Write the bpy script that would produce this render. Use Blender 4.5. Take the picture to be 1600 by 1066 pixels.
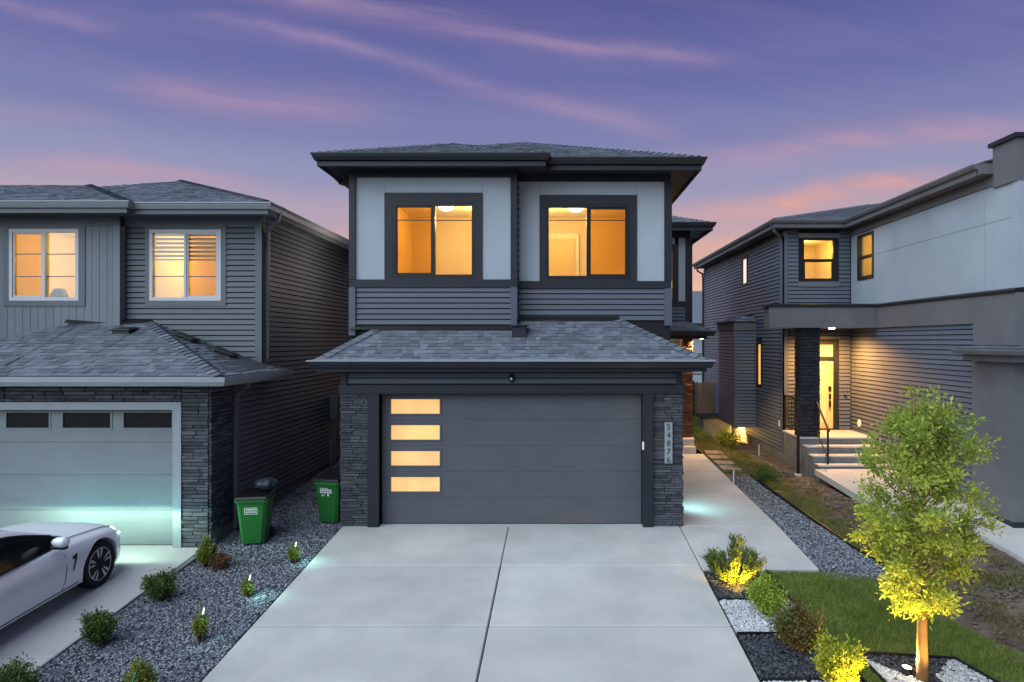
import bpy, bmesh, math, random
import numpy as np
from mathutils import Vector, Matrix, Euler, noise
random.seed(7); RNG = np.random.default_rng(7)
S = bpy.context.scene; COL = S.collection
for o in list(bpy.data.objects): bpy.data.objects.remove(o)

# ---------------------------------------------------------------- camera, sky, sun, exposure
F, CX, CY, H = 1067.0, 870.0, 533.0, 3.44          # focal length and level principal point of the 1600 px photograph
def WX(px, Y): return (px - CX) * Y / F
def WZ(py, Y): return H + (CY - py) * Y / F
cam_d = bpy.data.cameras.new('camera'); cam = bpy.data.objects.new('camera', cam_d); COL.objects.link(cam)
cam.location = (0, 0, H); cam.rotation_euler = (math.pi / 2, 0, 0)
cam_d.sensor_width = 36; cam_d.lens = 24.0; cam_d.shift_x = -70 / 1600; cam_d.clip_end = 2000
S.camera = cam

def lin(h):
    if isinstance(h, (tuple, list)): v = [c / 255 for c in h]
    else: v = [int(h[i:i + 2], 16) / 255 for i in (0, 2, 4)]
    return tuple(c / 12.92 if c <= .04045 else ((c + .055) / 1.055) ** 2.4 for c in v) + (1,)

EXPO = 1.65
S.view_settings.view_transform = 'Standard'; S.view_settings.look = 'None'
S.view_settings.exposure = EXPO; S.view_settings.gamma = 1; S.view_settings.use_curve_mapping = False
S.cycles.use_denoising = True; S.cycles.max_bounces = 6; S.cycles.diffuse_bounces = 3; S.cycles.glossy_bounces = 3
S.cycles.transmission_bounces = 4; S.cycles.transparent_max_bounces = 12
S.cycles.sample_clamp_indirect = 4; S.cycles.caustics_reflective = False; S.cycles.caustics_refractive = False

world = bpy.data.worlds.new('World'); S.world = world; world.use_nodes = True
def build_sky():
    nt = world.node_tree; N = nt.nodes; L = nt.links
    for n in list(N): N.remove(n)
    out = N.new('ShaderNodeOutputWorld'); bg = N.new('ShaderNodeBackground'); L.new(bg.outputs[0], out.inputs[0])
    tc = N.new('ShaderNodeTexCoord'); sep = N.new('ShaderNodeSeparateXYZ'); L.new(tc.outputs['Generated'], sep.inputs[0])
    def m(op, a, b=None, c=None, clamp=False):
        n = N.new('ShaderNodeMath'); n.operation = op; n.use_clamp = clamp
        for i, v in enumerate((a, b, c)):
            if v is None: continue
            if isinstance(v, (int, float)): n.inputs[i].default_value = v
            else: L.new(v, n.inputs[i])
        return n.outputs[0]
    def sstep(x, lo, hi):
        n = N.new('ShaderNodeMapRange'); n.interpolation_type = 'SMOOTHSTEP'
        L.new(x, n.inputs[0]); n.inputs[1].default_value = lo; n.inputs[2].default_value = hi
        return n.outputs[0]
    def mix(f, a, b):
        n = N.new('ShaderNodeMix'); n.data_type = 'RGBA'
        if isinstance(f, (int, float)): n.inputs[0].default_value = f
        else: L.new(f, n.inputs[0])
        for i, v in ((6, a), (7, b)):
            if isinstance(v, tuple): n.inputs[i].default_value = v
            else: L.new(v, n.inputs[i])
        return n.outputs[2]
    x, y, z = sep.outputs
    ay = m('MAXIMUM', m('ABSOLUTE', y), 0.02)
    u = m('DIVIDE', x, ay); v = m('DIVIDE', z, ay)
    ramp = N.new('ShaderNodeValToRGB'); L.new(z, ramp.inputs[0]); cr = ramp.color_ramp; cr.interpolation = 'EASE'
    stops = [(0.0, 'f2c3a0'), (.07, 'efbea2'), (.12, 'dab0a6'), (.17, 'b6a5b6'), (.225, '9397ba'), (.29, '7a80b0'), (.36, '696ea6'), (.45, '575c98'), (.75, '4a508a'), (1.0, '434980')]
    while len(cr.elements) < len(stops): cr.elements.new(.5)
    for e, (p, c) in zip(cr.elements, stops): e.position = p; e.color = lin(c)
    col = ramp.outputs[0]
    # soft fibrous noise along the streaks
    cmb = N.new('ShaderNodeCombineXYZ'); L.new(m('MULTIPLY', u, 1.6), cmb.inputs[0]); L.new(m('MULTIPLY', m('ADD', v, m('MULTIPLY', u, .16)), 13), cmb.inputs[1])
    nz = N.new('ShaderNodeTexNoise'); nz.inputs['Scale'].default_value = 1.7; nz.inputs['Detail'].default_value = 7; nz.inputs['Roughness'].default_value = .62; nz.inputs['Distortion'].default_value = .6
    L.new(cmb.outputs[0], nz.inputs['Vector']); nf = nz.outputs[0]
    wisp = sstep(nf, .36, .68)
    cmb2 = N.new('ShaderNodeCombineXYZ'); L.new(m('MULTIPLY', u, 3), cmb2.inputs[0]); L.new(m('MULTIPLY', v, 3), cmb2.inputs[1])
    nz2 = N.new('ShaderNodeTexNoise'); nz2.inputs['Scale'].default_value = 1.2; nz2.inputs['Detail'].default_value = 4
    L.new(cmb2.outputs[0], nz2.inputs['Vector'])
    warp = m('MULTIPLY', m('SUBTRACT', nz2.outputs[0], .5), .06)
    vw = m('ADD', v, warp)
    def streak(p0, p1, w, k, colr, c):
        (x0, y0), (x1, y1) = p0, p1
        u0, v0, u1, v1 = (x0 - CX) / F, (CY - y0) / F, (x1 - CX) / F, (CY - y1) / F
        ln = math.hypot(u1 - u0, v1 - v0); du, dv = (u1 - u0) / ln, (v1 - v0) / ln
        a = m('SUBTRACT', u, u0); b = m('SUBTRACT', vw, v0)
        t = m('DIVIDE', m('ADD', m('MULTIPLY', a, du), m('MULTIPLY', b, dv)), ln)
        d = m('DIVIDE', m('SUBTRACT', m('MULTIPLY', b, du), m('MULTIPLY', a, dv)), w / F)
        g = m('POWER', 2.718, m('MULTIPLY', m('MULTIPLY', d, d), -1))
        ends = m('MULTIPLY', sstep(t, -.15, .25), m('SUBTRACT', 1, sstep(t, .7, 1.12)))
        f = m('MULTIPLY', m('MULTIPLY', g, ends), m('MULTIPLY', m('ADD', .35, m('MULTIPLY', wisp, .6)), k), clamp=True)
        return mix(f, c, lin(colr))
    col = mix(m('MULTIPLY', wisp, .10), col, lin('a98cb0'))
    for p0, p1, w, k, cc in (
        ((360, -25), (830, 62), 20, .62, 'b194b4'), ((760, 48), (1170, 102), 13, .62, 'b294b4'),
        ((300, 15), (720, 122), 13, .62, 'ab92b6'), ((640, 110), (1090, 215), 16, .55, 'b196b6'),
        ((190, 135), (610, 180), 28, .55, 'b893b0'), ((-120, 160), (200, 195), 20, .42, 'b095b2'),
        ((-40, -10), (190, 40), 12, .5, 'a890b4'), ((20, 255), (420, 285), 17, .5, 'c9a0b0'),
        ((1040, 350), (1520, 268), 20, .8, 'eda894'), ((1040, 262), (1700, 178), 30, .5, 'c49ab0'),
        ((1180, 235), (1560, 205), 11, .35, 'd0a0ae'), ((-300, 300), (200, 318), 24, .4, 'd0a8b0'),
        ((1050, 395), (1400, 345), 20, .55, 'f2b092')):
        col = streak(p0, p1, w, k, cc, col)
    # away from the sunset (behind the camera) the horizon band cools to dusk blue
    back = sstep(y, .35, -.45); ramp2 = N.new('ShaderNodeValToRGB'); L.new(z, ramp2.inputs[0]); c2 = ramp2.color_ramp
    for e, (p_, c_) in zip(c2.elements, ((0.0, '8088a4'), (.6, '4a5290'))): e.position = p_; e.color = lin(c_)
    col = mix(back, col, ramp2.outputs[0])
    below = sstep(z, -.02, 0.0)
    col = mix(below, lin('6a6670'), col)
    L.new(col, bg.inputs[0]); bg.inputs[1].default_value = 2 ** -EXPO * 1.0
build_sky()

sun_d = bpy.data.lights.new('sun', 'SUN'); sun = bpy.data.objects.new('sun', sun_d); COL.objects.link(sun)
sun_d.energy = 1.5; sun_d.angle = math.radians(88); sun_d.color = (.83, .94, 1.0)
sun.location = (-6, -12, 20)
sun.rotation_euler = Vector((-.68, -.62, .86)).to_track_quat('Z', 'Y').to_euler()

# ---------------------------------------------------------------- materials
def mk(name, c1, c2=None, scale=6, detail=5, rough=.7, bump=0, bscale=60, rnd=0, metal=0, spec=.4, island=0, streak=None, tint=None, coat=0):
    m = bpy.data.materials.new(name); m.use_nodes = True
    nt = m.node_tree; N = nt.nodes; L = nt.links; b = N['Principled BSDF']
    b.inputs['Roughness'].default_value = rough; b.inputs['Metallic'].default_value = metal
    b.inputs['Specular IOR Level'].default_value = spec
    if coat: b.inputs['Coat Weight'].default_value = coat; b.inputs['Coat Roughness'].default_value = .05
    c1 = lin(c1) if not (isinstance(c1, tuple) and len(c1) == 4) else c1
    tc = N.new('ShaderNodeTexCoord'); geo = N.new('ShaderNodeNewGeometry')
    vec = geo.outputs['Position']
    if streak:
        mp = N.new('ShaderNodeMapping'); mp.inputs['Scale'].default_value = streak; L.new(vec, mp.inputs[0]); svec = mp.outputs[0]
    else: svec = vec
    out = None
    if c2:
        c2 = lin(c2) if not (isinstance(c2, tuple) and len(c2) == 4) else c2
        nz = N.new('ShaderNodeTexNoise'); nz.inputs['Scale'].default_value = scale; nz.inputs['Detail'].default_value = detail
        L.new(svec, nz.inputs['Vector'])
        mr = N.new('ShaderNodeMapRange'); mr.inputs[1].default_value = .3; mr.inputs[2].default_value = .7; L.new(nz.outputs[0], mr.inputs[0])
        mx = N.new('ShaderNodeMix'); mx.data_type = 'RGBA'; mx.inputs[6].default_value = c1; mx.inputs[7].default_value = c2
        L.new(mr.outputs[0], mx.inputs[0]); out = mx.outputs[2]
    else:
        rgb = N.new('ShaderNodeRGB'); rgb.outputs[0].default_value = c1; out = rgb.outputs[0]
    if rnd or island:
        hs = N.new('ShaderNodeHueSaturation'); mr = N.new('ShaderNodeMapRange')
        if island: src = geo.outputs['Random Per Island']; k = island
        else: src = N.new('ShaderNodeObjectInfo').outputs['Random']; k = rnd
        mr.inputs[3].default_value = 1 - k; mr.inputs[4].default_value = 1 + k; L.new(src, mr.inputs[0]); L.new(mr.outputs[0], hs.inputs['Value'])
        L.new(out, hs.inputs['Color']); out = hs.outputs[0]
        if tint:
            wn = N.new('ShaderNodeTexWhiteNoise'); wn.noise_dimensions = '1D'; L.new(src, wn.inputs['W'])
            mx = N.new('ShaderNodeMix'); mx.data_type = 'RGBA'; mx.blend_type = 'MIX'; mx.inputs[7].default_value = lin(tint)
            mm = N.new('ShaderNodeMapRange'); mm.inputs[1].default_value = .45; mm.inputs[2].default_value = 1; mm.inputs[4].default_value = .75
            L.new(wn.outputs['Value'], mm.inputs[0]); L.new(mm.outputs[0], mx.inputs[0]); L.new(out, mx.inputs[6]); out = mx.outputs[2]
    L.new(out, b.inputs['Base Color'])
    if bump:
        nb = N.new('ShaderNodeTexNoise'); nb.inputs['Scale'].default_value = bscale; nb.inputs['Detail'].default_value = 4; L.new(svec, nb.inputs['Vector'])
        bp = N.new('ShaderNodeBump'); bp.inputs['Strength'].default_value = bump; bp.inputs['Distance'].default_value = .01
        L.new(nb.outputs[0], bp.inputs['Height']); L.new(bp.outputs[0], b.inputs['Normal'])
    return m
def emit(name, c, s, c2=None, scale=2):
    m = bpy.data.materials.new(name); m.use_nodes = True; N = m.node_tree.nodes; L = m.node_tree.links
    b = N['Principled BSDF']; b.inputs['Base Color'].default_value = (.2, .2, .2, 1); b.inputs['Roughness'].default_value = .3
    b.inputs['Emission Color'].default_value = lin(c); b.inputs['Emission Strength'].default_value = s
    if c2:
        g = N.new('ShaderNodeNewGeometry'); nz = N.new('ShaderNodeTexNoise'); nz.inputs['Scale'].default_value = scale; L.new(g.outputs['Position'], nz.inputs['Vector'])
        mr = N.new('ShaderNodeMapRange'); mr.inputs[1].default_value = .35; mr.inputs[2].default_value = .65; L.new(nz.outputs[0], mr.inputs[0])
        mx = N.new('ShaderNodeMix'); mx.data_type = 'RGBA'; mx.inputs[6].default_value = lin(c); mx.inputs[7].default_value = lin(c2)
        L.new(mr.outputs[0], mx.inputs[0]); L.new(mx.outputs[2], b.inputs['Emission Color'])
    return m
def glass(name, tint=(1, 1, 1, 1), refl=.10):
    m = bpy.data.materials.new(name); m.use_nodes = True; N = m.node_tree.nodes; L = m.node_tree.links
    for n in list(N): N.remove(n)
    o = N.new('ShaderNodeOutputMaterial'); t = N.new('ShaderNodeBsdfTransparent'); t.inputs[0].default_value = tint
    g = N.new('ShaderNodeBsdfGlossy'); g.inputs['Roughness'].default_value = .02
    lw = N.new('ShaderNodeLayerWeight'); lw.inputs[0].default_value = .25
    mu = N.new('ShaderNodeMath'); mu.operation = 'MULTIPLY_ADD'; mu.inputs[1].default_value = .5; mu.inputs[2].default_value = refl * .5
    L.new(lw.outputs['Fresnel'], mu.inputs[0]); mx = N.new('ShaderNodeMixShader')
    L.new(mu.outputs[0], mx.inputs[0]); L.new(t.outputs[0], mx.inputs[1]); L.new(g.outputs[0], mx.inputs[2]); L.new(mx.outputs[0], o.inputs[0])
    return m
def leafmat(name, c1, c2, isl=.35, trans=.35):
    m = mk(name, c1, c2, scale=2.2, detail=3, rough=.55, island=isl, spec=.25)
    N = m.node_tree.nodes; L = m.node_tree.links; b = N['Principled BSDF']; o = N['Material Output']
    t = N.new('ShaderNodeBsdfTranslucent'); src = b.inputs['Base Color'].links[0].from_socket; L.new(src, t.inputs[0])
    mx = N.new('ShaderNodeMixShader'); mx.inputs[0].default_value = trans
    L.new(b.outputs[0], mx.inputs[1]); L.new(t.outputs[0], mx.inputs[2]); L.new(mx.outputs[0], o.inputs[0])
    return m

M = dict(
    trim=mk('dark_trim', '1e242e', '1b2029', rough=.5), black=mk('black_metal', '16181c', rough=.45), wblack=mk('black_window_frame', '14171d', rough=.4),
    siding=mk('slate_siding', '545a67', '4f5562', scale=3, rough=.55, rnd=.05, bump=.05, streak=(1, 1, 8)),
    lsiding=mk('grey_siding', '5d646b', '575e65', scale=3, rough=.55, rnd=.05, bump=.05, streak=(1, 1, 8)),
    rsiding=mk('blue_grey_siding', '58616f', '525b69', scale=3, rough=.55, rnd=.05, bump=.05, streak=(1, 1, 8)),
    panel=mk('pale_cladding', 'abb6c0', 'a4afba', scale=1.2, rough=.75, bump=.05, bscale=150),
    rpanel=mk('pale_stucco', 'a2adb8', '98a4b0', scale=.8, rough=.85, bump=.12, bscale=220),
    batten=mk('pale_grey_board', '757e85', '6f787f', scale=2, rough=.6, rnd=.04),
    ltrim=mk('mid_grey_trim', '60676e', rough=.55), lwhite=mk('light_grey_trim', '8c949a', '868e94', rough=.5),
    wwhite=mk('white_vinyl', 'c2c6ca', rough=.4), rband=mk('warm_grey_stucco', '6a6b70', '636469', scale=1.5, rough=.85, bump=.1, bscale=220),
    gdoor=mk('charcoal_door', '585b63', '54575f', scale=1.5, rough=.6, bump=.08, bscale=90, streak=(1, 1, 9)),
    lgdoor=mk('pale_grey_door', '7b8388', '757d82', scale=1.5, rough=.6, bump=.06, bscale=90, streak=(1, 1, 6)),
    stone=mk('dark_ledgestone', '4a4d55', '33363e', scale=9, rough=.85, bump=.6, bscale=45, rnd=.38, tint='5b5d63'),
    stone_j=mk('dark_ledgestone_small', '4a4d55', '33363e', scale=9, rough=.85, bump=.6, bscale=45, island=.38),
    rstone=mk('black_stone', '23282f', '1b1f26', scale=8, rough=.8, bump=.6, bscale=40, rnd=.35),
    bstone=mk('brown_stone', '6b4a35', '4b3526', scale=8, rough=.85, bump=.5, bscale=40, rnd=.3),
    dark_backing=mk('shadow_joint', '202227', rough=.95),  # dark backing; behind siding its colour stands for the shadow under each board
    shingle=mk('grey_shingle', '666d77', '585f69', scale=40, detail=8, rough=.95, bump=.7, bscale=320, rnd=.22, tint='7b828c', spec=.2),
    shingle_j=mk('grey_shingle_field', '666d77', '585f69', scale=40, detail=8, rough=.95, bump=.7, bscale=320, island=.22, tint='7b828c', spec=.2),
    felt=mk('roof_underlay', '3b3f46', rough=.95),
    concrete=mk('broom_concrete', 'c2c3c0', 'aeb0ae', scale=1.1, detail=10, rough=.85, bump=.22, bscale=160, rnd=.03),
    concrete_d=mk('dark_concrete', '75787a', '5f6264', scale=4, detail=8, rough=.9, bump=.3, bscale=60),
    joint=mk('joint_filler', '5c5e60', rough=.95),
    gravel=mk('grey_gravel', '585d66', '42474f', scale=20, rough=.9, island=.7, tint='aab0b7'),
    dgravel=mk('black_gravel', '2e323a', '23262d', scale=20, rough=.8, island=.6, tint='5a5e67'),
    wgravel=mk('white_gravel', 'bcc0c4', '9ea3a8', scale=20, rough=.85, island=.25),
    gbase=mk('gravel_bed_base', '3b3e45', '2e3138', scale=30, rough=.95), wbase=mk('white_bed_base', '85898e', rough=.95),
    dirt=mk('bare_soil', '7d7265', '585045', scale=2.5, detail=9, rough=.98, bump=.9, bscale=18, spec=.1),
    soil=mk('lawn_soil', '4a5228', '3c4320', scale=6, rough=1),
    grass=leafmat('lawn_grass', '8a9a50', '70863e', isl=.35), weed=leafmat('weedy_grass', '7a8446', '6e6840', isl=.45),
    paver=mk('tan_paver', '9a8c80', '84786d', scale=6, rough=.9, bump=.3, rnd=.12),
    lamp=emit('lamp_glow', 'ffdf9a', 5), pot=emit('downlight_glow', 'ffe6b0', 12), spot=emit('uplight_lens', 'ffd58a', 22),
    head=emit('headlight_glow', 'eafcff', 9), solar=emit('solar_stake_glow', 'eefcff', .7),
    frost=emit('frosted_lit_pane', 'f3bd58', .38, 'e6a04c', scale=1.6), lit=emit('lit_pane', 'f4b95a', .36, 'eda748', scale=2.0),
    curtain=emit('bright_blind_glow', 'efd0c4', .42), doorlit=emit('lit_door_glass', 'f3b854', .38, 'f7c870', scale=2),
    glass=glass('window_glass'), sglass=glass('screened_window_glass', (.92, .76, .42, 1), .05), dglass=mk('dark_glass', '14181d', rough=.04, spec=.8),
    wall_in=mk('cream_wall', 'e8d7b4', 'e2cfa9', scale=1, rough=.9), wall_wht=mk('white_ceiling', 'ece6da', rough=.9), floor_in=mk('oak_floor', '8d6a45', rough=.7),
    door_in=mk('cream_door', 'dcc489', rough=.6), blind_in=mk('zebra_blind', '9b8f86', rough=.9), sheer=mk('sheer_blind', 'd8c0a0', rough=.9),
    green=mk('green_plastic', '256a30', '20602a', scale=4, rough=.42), blackp=mk('black_plastic', '101113', '17181b', scale=8, rough=.4),
    bag=mk('plastic_bag', '3a4450', '222a33', scale=9, rough=.25, bump=.6, bscale=30), white=mk('white_print', 'd9dfdd', rough=.6),
    carw=mk('white_car_paint', 'e6eaee', rough=.34, spec=.6, coat=.8), tyre=mk('tyre_rubber', '15161a', rough=.85, bump=.2, bscale=80),
    rim=mk('alloy', 'b6babf', rough=.35, metal=.35), chrome=mk('chrome', 'c8ccd0', rough=.15, metal=1), seat=mk('dark_leather', '1d2024', rough=.6),
    cglass=mk('car_glass', '0c1815', rough=.16, spec=.45), disc=mk('brake_disc', '44474b', rough=.5, metal=.8),
    bark=mk('young_bark', '8a6a44', '6d5236', scale=14, rough=.9, bump=.5, bscale=50, streak=(1, 1, .35)), twig=mk('twig', '4a3a2a', rough=.9),
    tree=leafmat('tree_leaf', 'b0be5a', '98aa48', isl=.3, trans=.45), lime=leafmat('lime_leaf', 'a2b848', '86a03a', isl=.35),
    juniper=leafmat('juniper_leaf', '6a7a40', '50622f', isl=.4, trans=.25), burgundy=leafmat('burgundy_leaf', '75583a', '5e6a30', isl=.5),
    yellow=leafmat('yellow_green_leaf', 'b0b03c', '8e9c34', isl=.35), dgreen=leafmat('dark_leaf', '5c7438', '485e2c', isl=.4, trans=.2),
    olive=leafmat('olive_leaf', '8c9440', '748236', isl=.4), pink=leafmat('pink_flower_leaf', '8a5c50', '5f5a38', isl=.35),
    fence=mk('cedar_board', 'a5846a', '8d6f58', scale=6, rough=.85, rnd=.1, streak=(1, 1, .2)), farwall=mk('far_pale_siding', '99a0a8', rough=.8), steel=mk('galvanised', '83888d', rough=.4, metal=.6),
)

def stain(name, k1=.30, sc=.55):      # broad water stains and fine speckle multiplied into an existing material
    m = M[name]; N = m.node_tree.nodes; L = m.node_tree.links; b = N['Principled BSDF']; src = b.inputs['Base Color'].links[0].from_socket
    g = N.new('ShaderNodeNewGeometry')
    for s_, k_, lo, hi in ((sc, k1, .38, .66), (sc * 5, k1 * .5, .4, .7), (90, .16, .3, .7)):
        nz = N.new('ShaderNodeTexNoise'); nz.inputs['Scale'].default_value = s_; nz.inputs['Detail'].default_value = 8; nz.inputs['Roughness'].default_value = .62; nz.inputs['Distortion'].default_value = .8; L.new(g.outputs['Position'], nz.inputs['Vector'])
        mr = N.new('ShaderNodeMapRange'); mr.inputs[1].default_value = lo; mr.inputs[2].default_value = hi; mr.inputs[3].default_value = 1; mr.inputs[4].default_value = 1 - k_; L.new(nz.outputs[0], mr.inputs[0])
        mx = N.new('ShaderNodeMix'); mx.data_type = 'RGBA'; mx.blend_type = 'MULTIPLY'; mx.inputs[0].default_value = 1; L.new(src, mx.inputs[6]); L.new(mr.outputs[0], mx.inputs[7]); src = mx.outputs[2]
    L.new(src, b.inputs['Base Color'])
stain('concrete', .09); stain('lgdoor', .08, .8); stain('panel', .07, .8); stain('rpanel', .10, .5); stain('rband', .12, .6); stain('gdoor', .10, .8); stain('dirt', .4, 1.2)
# ---------------------------------------------------------------- object helpers
PL = {}
def rot0(o): return PL.get(o.name, Vector((0, 0, 0)))
def thing(name, label, cat, loc=(0, 0, 0), group=None, local=False, rz=0):
    o = bpy.data.objects.new(name, None); COL.objects.link(o); o.location = loc; o.rotation_euler = (0, 0, rz)
    o.empty_display_size = .2
    o['label'] = label; o['category'] = cat
    if group: o['group'] = group
    PL[o.name] = Vector((0, 0, 0)) if local else Vector(loc)
    return o
def tag(o, label, cat, group=None, kind=None):
    o['label'] = label; o['category'] = cat
    if group: o['group'] = group
    if kind: o['kind'] = kind
    return o
class MB:
    def __init__(s): s.v = []; s.f = []
    def add(s, v, f):
        n = len(s.v); s.v += [tuple(p) for p in v]; s.f += [tuple(i + n for i in q) for q in f]; return s
    def hexa(s, p): return s.add(p, [(0, 3, 2, 1), (4, 5, 6, 7), (0, 1, 5, 4), (1, 2, 6, 5), (2, 3, 7, 6), (3, 0, 4, 7)])
    def box(s, x0, x1, y0, y1, z0, z1):
        if x0 > x1: x0, x1 = x1, x0
        if y0 > y1: y0, y1 = y1, y0
        if z0 > z1: z0, z1 = z1, z0
        return s.hexa([(x0, y0, z0), (x1, y0, z0), (x1, y1, z0), (x0, y1, z0), (x0, y0, z1), (x1, y0, z1), (x1, y1, z1), (x0, y1, z1)])
    def quad(s, *p): return s.add(p, [tuple(range(len(p)))])
    def slabpoly(s, pts, th):      # planar polygon (ccw from outside/top) thickened along -normal
        P = [Vector(p) for p in pts]; n = Vector((0, 0, 0))
        for i in range(1, len(P) - 1): n += (P[i] - P[0]).cross(P[i + 1] - P[0])
        n.normalize(); k = len(P); B = [p - n * th for p in P]
        return s.add(P + B, [tuple(range(k)), tuple(range(2 * k - 1, k - 1, -1))] + [(i, k + i, k + (i + 1) % k, (i + 1) % k) for i in range(k)])
    def tube(s, pts, r, n=8, cap=True):
        P = [Vector(p) for p in pts]; R = r if isinstance(r, (list, tuple)) else [r] * len(P); rings = []
        for i, p in enumerate(P):
            d = (P[min(i + 1, len(P) - 1)] - P[max(i - 1, 0)]).normalized()
            a = d.orthogonal().normalized() if i == 0 else (prev - d * prev.dot(d)).normalized(); prev = a; b = d.cross(a)
            rings.append([p + (a * math.cos(t) + b * math.sin(t)) * R[i] for t in [2 * math.pi * k / n for k in range(n)]])
        v = [q for g in rings for q in g]; f = []
        for i in range(len(P) - 1):
            for k in range(n): f.append((i * n + k, i * n + (k + 1) % n, (i + 1) * n + (k + 1) % n, (i + 1) * n + k))
        if cap: f.append(tuple(range(n - 1, -1, -1))); f.append(tuple((len(P) - 1) * n + k for k in range(n)))
        return s.add(v, f)
    def lathe(s, prof, c=(0, 0, 0), axis='z', n=24):
        v = []; f = []
        for r, h in prof:
            for k in range(n):
                t = 2 * math.pi * k / n; a, b = r * math.cos(t), r * math.sin(t)
                v.append((c[0] + a, c[1] + b, c[2] + h) if axis == 'z' else (c[0] + h, c[1] + a, c[2] + b))
        for i in range(len(prof) - 1):
            for k in range(n): f.append((i * n + k, i * n + (k + 1) % n, (i + 1) * n + (k + 1) % n, (i + 1) * n + k))
        f.append(tuple(range(n - 1, -1, -1))); f.append(tuple((len(prof) - 1) * n + k for k in range(n)))
        return s.add(v, f)
    def sweep(s, path, prof):      # path of (x,y,z) at one height per point; prof of (outward-right offset, dz); mitred
        n = len(path); P = [Vector(p) for p in path]; k = len(prof); v = []; f = []
        for i in range(n):
            a = (P[i] - P[i - 1]) if i > 0 else (P[1] - P[0]); b = (P[i + 1] - P[i]) if i < n - 1 else a
            a = Vector((a.x, a.y)).normalized(); b = Vector((b.x, b.y)).normalized()
            na, nb = Vector((a.y, -a.x)), Vector((b.y, -b.x)); m = (na + nb); m = m / max(.2, m.dot(na))
            for o, dz in prof: v.append((P[i].x + m.x * o, P[i].y + m.y * o, P[i].z + dz))
        for i in range(n - 1):
            for j in range(k): f.append((i * k + j, i * k + (j + 1) % k, (i + 1) * k + (j + 1) % k, (i + 1) * k + j))
        f.append(tuple(range(k - 1, -1, -1))); f.append(tuple((n - 1) * k + j for j in range(k)))
        return s.add(v, f)
    def build(s, name, mat, parent=None, smooth=False, kind=None, bevel=0, fix=True):
        me = bpy.data.meshes.new(name); V = np.array(s.v, dtype=float)
        org = Vector(((V[:, 0].min() + V[:, 0].max()) / 2, (V[:, 1].min() + V[:, 1].max()) / 2, V[:, 2].min()))
        me.from_pydata([tuple(p) for p in (V - np.array(org))], [], s.f)
        if fix or bevel:
            bm = bmesh.new(); bm.from_mesh(me); bmesh.ops.recalc_face_normals(bm, faces=bm.faces)
            if bevel: bmesh.ops.bevel(bm, geom=bm.edges, offset=bevel, segments=1, affect='EDGES', clamp_overlap=True)
            bm.to_mesh(me); bm.free()
        me.materials.append(M[mat] if isinstance(mat, str) else mat)
        if smooth: me.polygons.foreach_set('use_smooth', [True] * len(me.polygons))
        return link(name, me, org, parent, kind)
def link(name, me, org, parent=None, kind=None):
    o = bpy.data.objects.new(name, me); COL.objects.link(o); PL[o.name] = Vector(org)
    if parent: o.parent = parent; o.location = Vector(org) - PL[parent.name]
    else: o.location = org
    if kind: o['kind'] = kind
    return o
def npmesh(name, V, Fq, mat, parent=None, kind=None, org=None, smooth=False):   # fast mesh from numpy arrays, all faces same size
    me = bpy.data.meshes.new(name); org = Vector(org) if org is not None else Vector(V.mean(axis=0)); k = Fq.shape[1]
    V = V - np.array(org); me.vertices.add(len(V)); me.vertices.foreach_set('co', V.astype(np.float32).ravel())
    me.loops.add(Fq.size); me.loops.foreach_set('vertex_index', Fq.astype(np.int32).ravel())
    me.polygons.add(len(Fq)); me.polygons.foreach_set('loop_start', (np.arange(len(Fq)) * k).astype(np.int32))
    if smooth: me.polygons.foreach_set('use_smooth', np.ones(len(Fq), bool))
    me.update(calc_edges=True); me.materials.append(M[mat]); return link(name, me, org, parent, kind)
def piece(name, me, parent, org, scale=(1, 1, 1), rot=None):       # shared-mesh piece
    o = bpy.data.objects.new(name, me); COL.objects.link(o); o.parent = parent
    o.location = Vector(org) - PL[parent.name]; o.scale = scale
    if rot is not None: o.rotation_euler = rot
    PL[o.name] = Vector(org)
    return o
def copy_tree(o, parent=None):
    c = o.copy(); COL.objects.link(c)
    if parent: c.parent = parent
    for ch in list(o.children): copy_tree(ch, c)
    return c
def lamp(name, kind, loc, energy, color, size=.05, parent=None, aim=None, cone=None, blend=.5):
    d = bpy.data.lights.new(name, kind); d.energy = energy; d.color = color; d.shadow_soft_size = size
    if cone: d.spot_size = math.radians(cone); d.spot_blend = blend
    o = bpy.data.objects.new(name, d); COL.objects.link(o); o.location = loc
    if aim is not None: o.rotation_euler = (Vector(loc) - Vector(aim)).to_track_quat('Z', 'Y').to_euler()
    return o

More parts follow.
